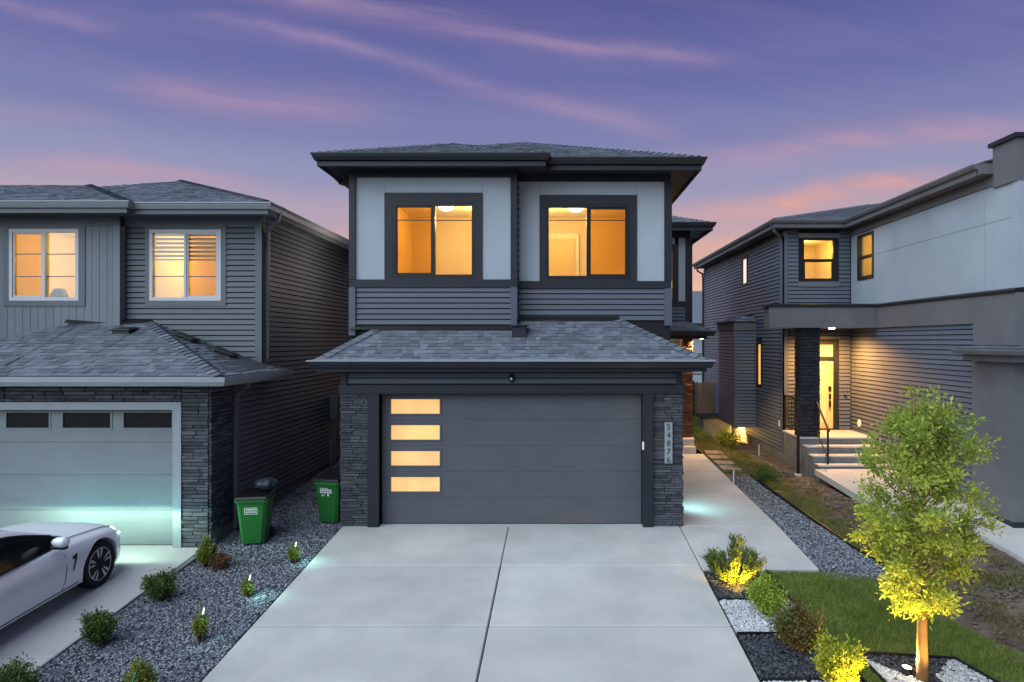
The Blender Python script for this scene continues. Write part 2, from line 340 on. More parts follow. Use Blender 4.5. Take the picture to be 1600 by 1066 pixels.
class Wall:                        # wall-local coordinates: a along the wall, d outwards, z up
    def __init__(s, axis, plane, sgn=-1): s.axis, s.plane, s.sgn = axis, plane, sgn
    def pt(s, a, d, z): return (a, s.plane + s.sgn * d, z) if s.axis == 'x' else (s.plane + s.sgn * d, a, z)
    def box(s, mb, a0, a1, d0, d1, z0, z1):
        p, q = s.pt(a0, d0, z0), s.pt(a1, d1, z1); return mb.box(p[0], q[0], p[1], q[1], p[2], q[2])
    def rz(s):
        if s.axis == 'x': return 0 if s.sgn < 0 else math.pi
        return math.pi / 2 if s.sgn > 0 else -math.pi / 2
    def start(s, a0, a1): return a0 if (s.axis == 'x' and s.sgn < 0) or (s.axis == 'y' and s.sgn > 0) else a1
def cut(a0, a1, z0, z1, holes):    # rectangle minus rectangular holes
    zs = sorted({z0, z1, *[h for q in holes for h in q[2:] if z0 < h < z1]}); res = []
    for b, t in zip(zs, zs[1:]):
        m = (b + t) / 2; seg = [(a0, a1)]
        for h0, h1, k0, k1 in holes:
            if k0 < m < k1:
                ns = []
                for s0, s1 in seg:
                    if h1 <= s0 or h0 >= s1: ns.append((s0, s1)); continue
                    if h0 > s0: ns.append((s0, h0))
                    if h1 < s1: ns.append((h1, s1))
                seg = ns
        res += [(s0, s1, b, t) for s0, s1 in seg if s1 - s0 > .004]
    return res
def wallslab(name, W, a0, a1, z0, z1, holes, mat, parent, th=.14, d=-.001):
    mb = MB()
    for r in cut(a0, a1, z0, z1, holes): W.box(mb, r[0], r[1], d, d - th, r[2], r[3])
    return mb.build(name, mat, parent)
_board = {}
def board_mesh(mat):
    if mat not in _board:
        mb = MB(); mb.hexa([(0, -.032, 0), (1, -.032, 0), (1, 0, 0), (0, 0, 0), (0, -.012, 1), (1, -.012, 1), (1, 0, 1), (0, 0, 1)])
        pass
        me = bpy.data.meshes.new('siding_board'); me.from_pydata(mb.v, [], mb.f); me.materials.append(M[mat]); _board[mat] = me
    return _board[mat]
def siding(parent, W, a0, a1, z0, z1, mat, holes=(), e=.105, name='siding_board', skip_after=None):
    me = board_mesh(mat); n = max(1, round((z1 - z0) / e)); e = (z1 - z0) / n
    for i in range(n):
        b = z0 + i * e; m = b + e / 2; seg = [(a0, a1)]
        for h0, h1, k0, k1 in holes:
            if k0 < m < k1:
                ns = []
                for s0, s1 in seg:
                    if h1 <= s0 or h0 >= s1: ns.append((s0, s1)); continue
                    if h0 > s0: ns.append((s0, h0))
                    if h1 < s1: ns.append((h1, s1))
                seg = ns
        for s0, s1 in seg:
            if s1 - s0 < .02: continue
            piece(name, me, parent, W.pt(W.start(s0, s1), .0, b + e * .19), (s1 - s0, 1, e * .81), (0, 0, W.rz()))
def room(parent, W, a0, a1, z0, z1, depth, light=None, color=(1, .66, .22), energy=30, wmat='wall_in'):
    d0, d1 = -.15, -depth
    def q(*c): return [W.pt(*p) for p in c]
    mb = MB(); mb.quad(*q((a0, d1, z0), (a1, d1, z0), (a1, d1, z1), (a0, d1, z1)))
    mb.quad(*q((a0, d0, z0), (a0, d1, z0), (a0, d1, z1), (a0, d0, z1))); mb.quad(*q((a1, d0, z0), (a1, d1, z0), (a1, d1, z1), (a1, d0, z1)))
    mb.build('room_walls', wmat, parent, fix=False)
    MB().quad(*q((a0, d0, z1), (a1, d0, z1), (a1, d1, z1), (a0, d1, z1))).build('room_ceiling', 'wall_wht', parent, fix=False)
    MB().quad(*q((a0, d0, z0), (a1, d0, z0), (a1, d1, z0), (a0, d1, z0))).build('room_floor', 'floor_in', parent, fix=False)
    if light: lamp('room_light', 'POINT', W.pt(*light), energy, color, .12)
def window(parent, W, a0, a1, z0, z1, fmat, panes, trim=None, tmat=None, muntins=(), fw=.05, sash='v', pane_mat='glass', rec=.03, mull=.05, sash_i=0):
    """frame outline a0..a1 z0..z1; panes = split positions as fractions"""
    mb = MB(); cuts = [0, *panes, 1]
    inner = []
    if sash == 'v':
        xs = [a0 + (a1 - a0) * c for c in cuts]
        for i in range(len(xs) - 1):
            l = xs[i] + (fw if i == 0 else mull / 2); r = xs[i + 1] - (fw if i == len(xs) - 2 else mull / 2); inner.append((l, r, z0 + fw, z1 - fw))
    else:
        zs = [z0 + (z1 - z0) * c for c in cuts]
        for i in range(len(zs) - 1):
            b = zs[i] + (fw if i == 0 else mull / 2); t = zs[i + 1] - (fw if i == len(zs) - 2 else mull / 2); inner.append((a0 + fw, a1 - fw, b, t))
    for r in cut(a0, a1, z0, z1, inner): W.box(mb, r[0], r[1], rec, -.07, r[2], r[3])
    fr = mb.build('window', fmat, parent)
    for i, (l, r, b, t) in enumerate(inner):
        pm = MB(); W.box(pm, l, r, -.02 - .012 * (i % 2), -.028 - .012 * (i % 2), b, t); pm.build('pane', 'sglass' if (pane_mat == 'glass' and sash == 'v' and i == sash_i) else pane_mat, fr)
        for z in muntins:
            if b < z < t: mm = MB(); W.box(mm, l, r, -.008 - .012 * (i % 2), -.019 - .012 * (i % 2), z - .009, z + .009); mm.build('muntin', 'wblack' if fmat != 'wwhite' else 'ltrim', fr)
        if len(inner) > 1 and i == sash_i:      # sliding sash rim
            sm = MB()
            for r2 in cut(l, r, b, t, [(l + .035, r - .035, b + .035, t - .035)]): W.box(sm, r2[0], r2[1], .01, -.018, r2[2], r2[3])
            sm.build('sash', fmat, fr)
    if trim:
        t0, t1, y0, y1 = trim
        tm = MB()
        for r in cut(t0, t1, y0, y1, [(a0, a1, z0, z1)]): W.box(tm, r[0], r[1], .035, .0, r[2], r[3])
        tm.build('window_trim', tmat or fmat, parent)
    return fr, inner
_tab = {}
def roof_plane(parent, pts, th=.03, ex=.14, individual=0, mat='shingle', name='roof_deck', tabs=True, rnd=random):
    """pts: first edge is the eave, ordered so that the plane's normal points up"""
    P = [Vector(p) for p in pts]; eu = (P[1] - P[0]).normalized(); n = Vector((0, 0, 0))
    for i in range(1, len(P) - 1): n += (P[i] - P[0]).cross(P[i + 1] - P[0])
    n.normalize(); ev = n.cross(eu)
    MB().slabpoly(P, th).build(name, 'felt', parent)
    if not tabs: return
    uv = [((p - P[0]).dot(eu), (p - P[0]).dot(ev)) for p in P]; vmax = max(q[1] for q in uv)
    def span(v):
        xs = []
        for (u0, v0), (u1, v1) in zip(uv, uv[1:] + uv[:1]):
            if (v0 - v) * (v1 - v) < 0: xs.append(u0 + (u1 - u0) * (v - v0) / (v1 - v0))
        return (min(xs), max(xs)) if len(xs) > 1 else None
    if mat not in _tab:
        mb = MB(); mb.hexa([(0, 0, .002), (1, 0, .002), (1, 1, 0), (0, 1, 0), (0, 0, 1), (1, 0, 1), (1, 1, .25), (0, 1, .25)])
        me = bpy.data.meshes.new('shingle'); me.from_pydata(mb.v, [], mb.f); me.materials.append(M[mat]); _tab[mat] = me
    R = Matrix((eu, ev, n)).transposed().to_euler(); jv = MB(); cnt = 0; k = 0
    while k * ex < vmax - .02:
        v = k * ex; top = min(vmax, v + ex * 1.12); s = span(min(v + ex * .5, (v + vmax) / 2))
        if s:
            a, b = s; x = a; x -= rnd.random() * .1
            while x < b - .01:
                w = rnd.choice((.09, .12, .16, .2, .26)); x0, x1 = max(x, a), min(x + w - .004, b)
                if x1 - x0 > .02:
                    hgt = rnd.choice((.008, .011, .017, .02)); p = P[0] + eu * x0 + ev * (v - rnd.random() * .006) + n * .001
                    if cnt < individual: piece('shingle', _tab[mat], parent, p, (x1 - x0, top - v, hgt), R)
                    else:
                        q = [(0, 0, .002), (1, 0, .002), (1, 1, 0), (0, 1, 0), (0, 0, 1), (1, 0, 1), (1, 1, .25), (0, 1, .25)]
                        jv.hexa([p + eu * c[0] * (x1 - x0) + ev * c[1] * (top - v) + n * c[2] * hgt for c in q])
                    cnt += 1
                x += w
        k += 1
    if jv.v: jv.build('shingles', mat + '_j', parent, kind='stuff', fix=False)
    return cnt
def hip_caps(parent, a, b, mat='shingle_j', w=.13, step=.16):
    a, b = Vector(a), Vector(b); d = (b - a); n = max(1, int(d.length / step)); mb = MB(); dn = d.normalized(); sd = dn.cross(Vector((0, 0, 1))).normalized(); up = sd.cross(dn)
    for i in range(n):
        p, q = a + d * (i / n), a + d * ((i + 1.12) / n)
        l = .02
        mb.hexa([p - sd * w - up * .035, p + up * .012, q + up * .002, q - sd * w - up * .045, p - sd * w - up * (.035 - l), p + up * (.012 + l), q + up * (.002 + l * .3), q - sd * w - up * (.045 - l * .3)])
        mb.hexa([p + up * .012, p + sd * w - up * .035, q + sd * w - up * .045, q + up * .002, p + up * (.012 + l), p + sd * w - up * (.035 - l), q + sd * w - up * (.045 - l * .3), q + up * (.002 + l * .3)])
    mb.build('hip_cap', mat, parent)
GUT = [(0, -.13), (.07, -.13), (.105, -.06), (.105, -.045), (.125, -.03), (.125, 0), (.11, 0), (.11, -.02), (.01, -.02), (.01, 0), (0, 0)]
def gutter(parent, path, mat, lip=True): return MB().sweep(path, GUT).build('gutter', mat, parent)
_st = {}
def stone_meshes(mat):
    if mat not in _st:
        L = []
        for k in range(4):
            mb = MB(); r = lambda s: random.uniform(-s, s)
            v = [(0, 0, 0), (1, 0, 0), (1, 0, 1), (0, 0, 1)]
            f = [(.02 + r(.02), -1 + r(.25), .05 + abs(r(.06))), (.98 + r(.02), -1 + r(.25), .05 + abs(r(.06))), (.98 + r(.02), -1 + r(.25), .95 - abs(r(.06))), (.02 + r(.02), -1 + r(.25), .95 - abs(r(.06)))]
            c = (.5 + r(.2), -1.15 + r(.2), .5 + r(.2))
            mb.add(v + f + [c], [(0, 1, 5, 4), (1, 2, 6, 5), (2, 3, 7, 6), (3, 0, 4, 7), (4, 5, 8), (5, 6, 8), (6, 7, 8), (7, 4, 8)])
            me = bpy.data.meshes.new('ledge_stone'); me.from_pydata(mb.v, [], mb.f); me.materials.append(M[mat]); L.append(me)
        _st[mat] = L
    return _st[mat]
def veneer(parent, W, a0, a1, z0, z1, mat='stone', budget=[0], limit=300, hmin=.045, hmax=.075, joined=False, lens=(.14, .42)):
    ms = stone_meshes(mat); z = z0; jm = MB()
    while z < z1 - .01:
        h = min(random.uniform(hmin, hmax), z1 - z)
        if z1 - z - h < .025: h = z1 - z
        a = a0
        while a < a1 - .005:
            w = min(random.uniform(*lens), a1 - a)
            if a1 - a - w < .07: w = a1 - a
            dp = random.uniform(.018, .042)
            if joined or budget[0] >= limit:
                q = ms[0].vertices; sc = (w - .004, dp, h - .004); s0 = a
                c = []
                for vv in random.choice(ms).vertices:
                    c.append(W.pt(a + vv.co.x * sc[0], -vv.co.y * sc[1], z + vv.co.z * sc[2]))
                jm.add(c, [(0, 1, 5, 4), (1, 2, 6, 5), (2, 3, 7, 6), (3, 0, 4, 7), (4, 5, 8), (5, 6, 8), (6, 7, 8), (7, 4, 8)])
            else:
                piece('ledge_stone', random.choice(ms), parent, W.pt(W.start(a, a + w - .004), 0, z), (w - .004, dp, h - .004), (0, 0, W.rz())); budget[0] += 1
            a += w
        z += h
    if jm.v: jm.build('ledge_stones', mat + '_j' if mat + '_j' in M else mat, parent, kind='stuff')
def text_mesh(name, txt, size, mat, parent, loc, rot=(math.pi / 2, 0, 0), th=.003):
    cu = bpy.data.curves.new(name, 'FONT'); cu.body = txt; cu.size = size; cu.extrude = th; cu.align_x = 'CENTER'; cu.align_y = 'CENTER'
    o = bpy.data.objects.new(name, cu); me = bpy.data.meshes.new_from_object(o); bpy.data.objects.remove(o)
    me.materials.append(M[mat]); o = link(name, me, Vector(loc), parent); o.rotation_euler = rot; return o
# ---------------------------------------------------------------- terrain and paving
def gz(Y):
    if Y < 3: return -.72
    if Y < 12.7: return -.072 * (12.7 - Y)
    if Y < 19.7: return .04 * (Y - 12.7)
    return .28
def GY(py):      # depth at which a pixel row meets the driveway plane
    return (H + .914) / ((py - CY) / F + .072)
mb = MB(); prof = [(-80, -.82), (3, -.82), (12.7, -.12), (19.7, -.14), (60, -.1), (420, -.1)]
for (y0, z0), (y1, z1) in zip(prof, prof[1:]): mb.quad((-400, y0, z0), (400, y0, z0), (400, y1, z1), (-400, y1, z1))
g = mb.build('ground', 'dirt'); g['kind'] = 'structure'
def slab(mb, x0, x1, y0, y1, th=.1, dz=0, x0b=None, x1b=None):
    x0b = x0 if x0b is None else x0b; x1b = x1 if x1b is None else x1b; a, b = gz(y0) + dz, gz(y1) + dz
    return mb.hexa([(x0, y0, a - th), (x1, y0, a - th), (x1b, y1, b - th), (x0b, y1, b - th), (x0, y0, a), (x1, y0, a), (x1b, y1, b), (x0b, y1, b)])
DX0, DX1, DXM = -3.99, 2.285, -.893
drive = slab(MB(), DX0 + .01, DX1 - .01, 4.9, 12.66, .05, -.04).build('driveway', 'joint'); drive['kind'] = 'structure'
ys = [4.9, 6.93, 8.90, 10.885, 12.84]
for y0, y1 in zip(ys, ys[1:]):
    for x0, x1 in ((DX0, DXM), (DXM, DX1)):
        if y1 > 12.7:   # last row runs under the garage door
            m1 = MB(); m1.hexa([(x0 + .006, y0 + .006, gz(y0) - .09), (x1 - .006, y0 + .006, gz(y0) - .09), (x1 - .006, 12.69, -.09), (x0 + .006, 12.69, -.09), (x0 + .006, y0 + .006, gz(y0 + .006)), (x1 - .006, y0 + .006, gz(y0 + .006)), (x1 - .006, 12.69, gz(12.69)), (x0 + .006, 12.69, gz(12.69))])
            m1.build('slab', 'concrete', drive, bevel=.012)
        else: slab(MB(), x0 + .011, x1 - .011, y0 + .013, y1 - .013, .09).build('slab', 'concrete', drive, bevel=.012)
m1 = MB(); m1.box(-3.3, 1.6, 12.69, 13.2, -.1, 0); m1.build('slab', 'concrete', drive)
WXR = 4.125
walk = slab(MB(), DX1 + .02, WXR - .01, 10.73, 12.69, .05, -.04).build('walkway', 'joint'); walk['kind'] = 'structure'
slab(MB(), 2.345, WXR - .01, 12.71, 19.2, .05, -.04).build('walkway_base', 'joint', walk)
for y0, y1 in ((10.71, 12.69), (12.69, 14.9), (14.9, 17.1), (17.1, 19.25)):
    slab(MB(), (DX1 if y0 < 12 else 2.342) + .008, WXR, y0 + .006, y1 - .006, .09).build('slab', 'concrete', walk, bevel=.01)
# neighbour's driveway on the left
nd = slab(MB(), -11.6, -6.02, 4.9, 11.66, .05, -.04, None, -5.99).build('neighbour_driveway', 'joint'); nd['kind'] = 'structure'
ys = [4.9, 6.4, 8.15, 9.95, 11.68]
for y0, y1 in zip(ys, ys[1:]):
    for x0, x1 in ((-11.6, -8.9), (-8.9, -6.0)):
        slab(MB(), x0 + .006, x1 - .006, y0 + .006, y1 - .006, .09).build('slab', 'concrete', nd, bevel=.01)
MB().box(-11.5, -6.4, 11.68, 12.2, -.2, gz(11.68)).build('slab', 'concrete', nd)
# right neighbour's paving
rd = slab(MB(), 7.55, 15, 4.9, 13.6, .1, .06).build('right_driveway', 'concrete'); rd['kind'] = 'structure'
rw = slab(MB(), 6.42, 8.35, 13.62, 17.0, .14, .08).build('right_front_walk', 'concrete'); rw['kind'] = 'structure'

# gravel beds -------------------------------------------------
def ico():
    t = (1 + 5 ** .5) / 2
    v = np.array([(-1, t, 0), (1, t, 0), (-1, -t, 0), (1, -t, 0), (0, -1, t), (0, 1, t), (0, -1, -t), (0, 1, -t), (t, 0, -1), (t, 0, 1), (-t, 0, -1), (-t, 0, 1)], float)
    f = np.array([(0, 11, 5), (0, 5, 1), (0, 1, 7), (0, 7, 10), (0, 10, 11), (1, 5, 9), (5, 11, 4), (11, 10, 2), (10, 7, 6), (7, 1, 8), (3, 9, 4), (3, 4, 2), (3, 2, 6), (3, 6, 8), (3, 8, 9), (4, 9, 5), (2, 4, 11), (6, 2, 10), (8, 6, 7), (9, 8, 1)])
    return v / np.linalg.norm(v[0]), f
def pebbles(name, mat, pts, size, flat=.6):
    v, f = ico(); n = len(pts); s = size * RNG.uniform(.6, 1.35, (n, 1, 1)) * RNG.uniform(.65, 1.25, (n, 1, 3)); s[:, :, 2] *= flat
    V = v[None] * s * RNG.uniform(.78, 1.15, (n, 12, 1)); a = RNG.uniform(0, 6.28, n); c, q = np.cos(a), np.sin(a)
    V = np.stack([V[:, :, 0] * c[:, None] - V[:, :, 1] * q[:, None], V[:, :, 0] * q[:, None] + V[:, :, 1] * c[:, None], V[:, :, 2]], -1) + pts[:, None]
    Fq = (f[None] + 12 * np.arange(n)[:, None, None]).reshape(-1, 3)
    return npmesh(name, V.reshape(-1, 3), Fq, mat, kind='stuff')
gzv = np.vectorize(gz)
def inpoly(x, y, poly):
    r = np.zeros(len(x), bool); k = len(poly)
    for i in range(k):
        (x0, y0), (x1, y1) = poly[i], poly[(i + 1) % k]
        c = ((y0 > y) != (y1 > y)) & (x < (x1 - x0) * (y - y0) / (y1 - y0 + 1e-9) + x0); r ^= c
    return r
def scatter(poly, dens, far=None):
    P = np.array(poly); lo, hi = P.min(0), P.max(0); n = int(dens * np.prod(hi - lo)); x = RNG.uniform(lo[0], hi[0], n); y = RNG.uniform(lo[1], hi[1], n)
    k = inpoly(x, y, poly); return x[k], y[k]
def bed(poly, base, zoff, name):
    mb = MB(); ys = sorted({p[1] for p in poly} | {12.7, 10, 8})
    top = [(x, y, gz(y) + zoff) for x, y in poly]
    o = mb.quad(*top).build(name, base); o['kind'] = 'structure'; return o
def strips(poly_l, poly_r, base, zoff, name):   # bed given by left/right edge x at increasing Y
    mb = MB()
    for (l0, y0), (l1, y1), r0, r1 in zip(poly_l, poly_l[1:], poly_r, poly_r[1:]):
        mb.quad((l0, y0, gz(y0) + zoff), (r0, y0, gz(y0) + zoff), (r1, y1, gz(y1) + zoff), (l1, y1, gz(y1) + zoff))
    o = mb.build(name, base); o['kind'] = 'structure'; return o
LP = [(-6.02, 4.9), (-5.99, 11.7), (-5.9, 11.72), (-5.9, 12.7), (-5.9, 19.7), (-5.9, 26)]; RP = [-4.0, -4.0, -4.0, -4.0, -4.03, -4.03]
strips(LP, RP, 'gbase', -.035, 'gravel_bed')
poly = [(-5.98, 5.6), (-5.96, 11.7), (-5.9, 11.75), (-5.9, 19.5), (-4.05, 19.5), (-4.01, 12.7), (-4.01, 5.6)]
def gravel(name, poly, mat, size, dens, cov=1.0, zoff=-.022):
    x, y = scatter(poly, dens)
    keep = RNG.uniform(0, 1, len(x)) < np.clip((9.5 / np.maximum(y, 1)) ** 1.2, .15, 1); x, y = x[keep], y[keep]
    grow = 1 + .5 * np.clip((y - 9.5) / 8, 0, 1)
    pts = np.stack([x, y, gzv(y) + zoff + RNG.uniform(-.008, .008, len(x))], 1)
    return pebbles(name, mat, pts, size * grow[:, None, None] if False else size)
gravel('gravel', poly, 'gravel', .0168, 3500)
RL = [(4.13, 10.35), (4.13, 13.0), (4.13, 16.6)]; RR = [5.30, 4.87, 4.72]
strips(RL, RR, 'gbase', -.035, 'gravel_strip')
gravel('gravel', [(4.15, 10.38), (5.28, 10.38), (4.87, 13.0), (4.7, 16.6), (4.15, 16.6)], 'gravel', .0168, 3500)
# edging strip beside the right gravel
mb = MB(); E = [(5.34, 10.3), (5.05, 11.6), (4.9, 13.0), (4.8, 15), (4.74, 16.7)]
mb.sweep([(x, y, gz(y)) for x, y in E], [(0, -.06), (0, .035), (.02, .035), (.02, -.06)]); tag(mb.build('garden_edging', 'blackp'), 'black plastic edging along the right gravel strip beside the walkway', 'edging')
# checkered bed along the driveway
BR = lambda y: 3.26 + (10.7 - y) * .055
secs = [(10.69, 9.70, 'd'), (9.70, 8.72, 'w'), (8.72, 7.68, 'd'), (7.68, 6.4, 'w')]
for ya, yb, c in secs:
    strips([(2.30, yb), (2.30, ya)], [BR(yb), BR(ya)], 'dark_backing' if c == 'd' else 'wbase', -.035, 'mulch_bed' if c == 'd' else 'white_stone_bed')
    x, y = scatter([(2.31, yb + .02), (BR(yb) - .02, yb + .02), (BR(ya) - .02, ya - .02), (2.31, ya - .02)], 2600)
    pebbles('black_gravel' if c == 'd' else 'white_gravel', 'dgravel' if c == 'd' else 'wgravel', np.stack([x, y, gzv(y) - .02 + RNG.uniform(-.008, .008, len(x))], 1), .021 if c == 'd' else .022)
mb = MB()
for y in (9.70, 8.72, 7.68): mb.box(2.30, BR(y), y - .008, y + .008, gz(y) - .06, gz(y) + .012)
mb.sweep([(BR(6.4), 6.4, gz(6.4)), (BR(8.7), 8.7, gz(8.7)), (BR(10.68), 10.68, gz(10.68))], [(0, -.06), (0, .02), (.018, .02), (.018, -.06)])
tag(mb.build('garden_edging', 'blackp'), 'black edging around the checkered stone bed beside the driveway', 'edging')
# kite-shaped tree bed
KP = [(3.62, 8.24), (4.72, 8.10), (5.15, 6.9), (3.75, 6.6)]
bed(KP, 'dark_backing', -.028, 'tree_bed')
x, y = scatter(KP, 2800); wl = (y < 8.24 - (x - 3.55) * 1.05); wr = (x > 4.33 + (8.0 - y) * -.05 + np.maximum(0, (y - 7.75)) * .9)
wh = wl | wr
z = gzv(y) - .016 + RNG.uniform(-.008, .008, len(x)); P = np.stack([x, y, z], 1)
pebbles('black_gravel', 'dgravel', P[~wh], .021); pebbles('white_gravel', 'wgravel', P[wh], .022)
mb = MB(); mb.sweep([(x, y, gz(y)) for x, y in [KP[3], KP[0], KP[1], KP[2]]], [(0, -.05), (0, .022), (-.018, .022), (-.018, -.05)])
tag(mb.build('garden_edging', 'blackp'), 'black edging around the kite shaped stone bed under the young tree', 'edging')

# lawn ---------------------------------------------------------
LAWN = [(3.30, 10.66), (3.55, 6.3), (6.6, 6.3), (5.95, 7.4), (5.30, 8.9), (5.22, 10.2), (4.2, 10.66)]
o = MB().quad(*[(x, y, gz(y) - .03) for x, y in LAWN]).build('lawn', 'soil'); o['kind'] = 'structure'
def blades(name, mat, x, y, h, w, lean=.5, zf=None, z=None):
    n = len(x); a = RNG.uniform(0, 6.28, n); b = RNG.uniform(0, 6.28, n); hh = h * RNG.uniform(.5, 1.3, n); l = hh * lean * RNG.uniform(0, 1.3, n)
    z = (gzv(y) - .03) if z is None else z; B = np.stack([x, y, z], 1); W = np.stack([np.cos(a), np.sin(a), 0 * a], 1) * (w * RNG.uniform(.6, 1.3, n) / 2)[:, None]
    T = B + np.stack([np.cos(b) * l, np.sin(b) * l, hh], 1); V = np.stack([B - W, B + W, T], 1).reshape(-1, 3)
    return npmesh(name, V, np.arange(3 * n).reshape(-1, 3), mat, kind='stuff')
x, y = scatter(LAWN, 11000); k = ~inpoly(x, y, [(KP[0][0] - .02, KP[0][1] + .03), (KP[1][0], KP[1][1] + .03), (KP[2][0] + .03, KP[2][1]), KP[3]]) & (y > 6.5) & (x > np.array([BR(v) for v in y]) + .02); x, y = x[k], y[k]
dn = np.array([noise.noise((a * 2.2, b * 2.2, 0)) for a, b in zip(x[::1], y[::1])])
blades('grass', 'grass', x, y, .045 * (1 + .5 * dn), .009, .7)

def gl(x, Y):     # the bare lot falls away from the walkway towards the right house
    t = min(1, max(0, (x - 4.7) / .9)) * min(1, max(0, (Y - 12.7) / 3)); return gz(Y) * (1 - t) + .0 * t
glv = np.vectorize(gl)
# bare lot between the lots -------------------------------------
def lot(name, x0, x1, y0, y1, nx, ny, amp, dz):
    xs = np.linspace(x0, x1, nx); ys = np.linspace(y0, y1, ny); V = []
    for yy in ys:
        for xx in xs:
            e = min(1, (xx - x0) / .3)
            V.append((xx, yy, gl(xx, yy) + dz + e * amp * (noise.noise((xx * 1.3, yy * 1.3, 0)) + .6 * noise.noise((xx * 4, yy * 4, 3)) + .4 * noise.noise((xx * 11, yy * 11, 5)))))
    q = [(j * nx + i, j * nx + i + 1, (j + 1) * nx + i + 1, (j + 1) * nx + i) for j in range(ny - 1) for i in range(nx - 1)]
    o = npmesh(name, np.array(V), np.array(q), 'dirt', kind='structure', smooth=True); return o
lot('bare_lot', 4.7, 7.5, 5.5, 13.7, 60, 150, .035, -.03); lot('bare_lot', 4.14, 6.45, 13.7, 27, 50, 140, .03, -.03)
def weeds(poly, dens, h, mat='weed', thr=-.1, w=.012, sc=1.6):
    x, y = scatter(poly, dens); n = np.array([noise.noise((a * sc, b * sc, 9)) for a, b in zip(x, y)]); k = n > thr
    return blades('weeds', mat, x[k], y[k], h * (1 + n[k]), w, .9, z=glv(x[k], y[k]) - .03)
weeds([(5.4, 10.2), (5.1, 11.6), (4.96, 13), (4.82, 16.5), (5.35, 16.5), (5.5, 13), (5.75, 11.2)], 3200, .085, thr=-.25)
weeds([(5.3, 8.9), (5.5, 10.6), (7.4, 10.6), (7.5, 7), (6.0, 7.4)], 1500, .06, thr=.05)
weeds([(5.5, 10.6), (5.4, 14), (6.4, 14), (7.4, 10.6)], 800, .05, thr=.1)
weeds([(4.2, 16.9), (4.2, 22), (5.6, 22), (5.9, 18.5), (5.4, 16.6)], 1700, .11, thr=-.2)
weeds([(5.0, 13), (4.85, 17), (6.0, 17), (6.2, 13)], 700, .06, thr=.0)
x, y = scatter([(5.45, 8.9), (5.4, 10.6), (5.2, 14), (5.4, 18), (6.3, 18), (6.4, 13.7), (7.5, 12.5), (7.5, 7), (5.9, 7.5)], 90)
pebbles('soil_clods', 'dirt', np.stack([x, y, glv(x, y) - .02], 1), .035, .7)
# pavers between walkway and weeds
for i, (px, py_) in enumerate(((4.42, 17.4), (4.42, 18.05), (4.42, 18.7), (4.45, 19.35))):
    p = MB(); p.box(px - .24, px + .24, py_ - .27, py_ + .27, gz(py_) - .06, gz(py_) + .035)
    o = tag(p.build('paving_slab', 'paver', bevel=.01), ['tan paving slab beside the walkway, nearest to the gravel strip', 'tan paving slab beside the walkway, second from the gravel strip', 'tan paving slab beside the walkway, third from the gravel strip', 'tan paving slab beside the porch steps, farthest from the gravel strip'][i], 'paver', 'tan pavers beside the walkway')
# back yard
o = MB().quad((3.2, 21.5, .286), (5.0, 21.5, .286), (5.3, 26, .286), (8, 29, .286), (3.2, 29, .286)).build('back_lawn', 'soil'); o['kind'] = 'structure'
x, y = scatter([(4.2, 22.5), (5.05, 22.5), (5.3, 26), (7.0, 28.2), (4.6, 28.4)], 1400); blades('grass', 'grass', x, y, .08, .03, .5, z=np.full(len(x), .28))
fn = thing('wooden_fence', 'pale wooden board fence at the back, seen through the gap between houses', 'fence', (6, 28.2, .28))
for i in range(26):
    b = MB(); xx = 4.0 + i * .155; b.box(xx, xx + .145, 28.2, 28.225, .28, 1.72 + (.01 * (i % 3))); b.build('fence_board', 'fence', fn)
for xx in (4.0, 5.62, 7.8): MB().box(xx - .05, xx + .05, 28.1, 28.2, .28, 1.8).build('fence_post', 'trim', fn)
mb = MB(); mb.box(4, 8, 28.23, 28.27, .55, .65); mb.box(4, 8, 28.23, 28.27, 1.4, 1.5); mb.build('fence_rail', 'fence', fn)
fh = thing('house', 'far pale house with grey roof, seen through the gap behind the houses', 'house', (9, 48, .2))
MB().box(3, 15, 46, 54, .1, 4.6).build('wall', 'farwall', fh)
MB().slabpoly([(2.4, 45.4, 4.55), (15.6, 45.4, 4.55), (12.6, 50, 7.1), (8.5, 50, 7.1)], .12).build('roof', 'shingle_j', fh)
MB().slabpoly([(2.4, 54.6, 4.55), (2.4, 45.4, 4.55), (8.5, 50, 7.1)], .12).build('roof', 'shingle_j', fh)
mb = MB(); mb.sweep([(2.4, 45.4, 4.6), (15.6, 45.4, 4.6)], [(0, -.18), (.12, -.18), (.12, .02), (0, .02)]); mb.build('gutter', 'trim', fh)
f_, _ = window(fh, Wall('x', 46), 9.0, 9.9, 1.2, 2.6, 'trim', [], pane_mat='dglass')

# ================================================================ MAIN HOUSE
hm = thing('house', 'dark grey two storey house with lit upstairs windows in the centre', 'house', (-.85, 12.7, 0))
WL, WR_, WG = Wall('x', 13.4), Wall('x', 13.75), Wall('x', 12.72)
XL, XB, XR = -4.04, -.779, 2.285
DO = (-3.297, 1.595, -.1, 2.45)
# garage shell
wallslab('garage_wall', WG, -4.0, 2.32, -.1, 3.0, [DO], 'dark_backing', hm, th=.18)
mb = MB(); mb.box(-4.0, -3.86, 12.9, 24, -.1, 3.1); mb.box(2.18, 2.32, 12.9, 24, -.1, 3.1); mb.build('side_wall', 'dark_backing', hm)
siding(hm, Wall('y', -4.0, -1), 12.95, 20, .2, 2.98, 'siding', e=.14)
siding(hm, Wall('y', 2.32, 1), 12.75, 20.5, .3, 2.98, 'siding', e=.14)
siding(hm, WG, -3.92, 2.24, 2.63, 2.96, 'siding', e=.11)
for x0, x1 in ((-4.01, -3.9), (2.22, 2.335)): MB().box(x0, x1, 12.66, 12.80, 2.62, 2.99).build('corner_trim', 'trim', hm)
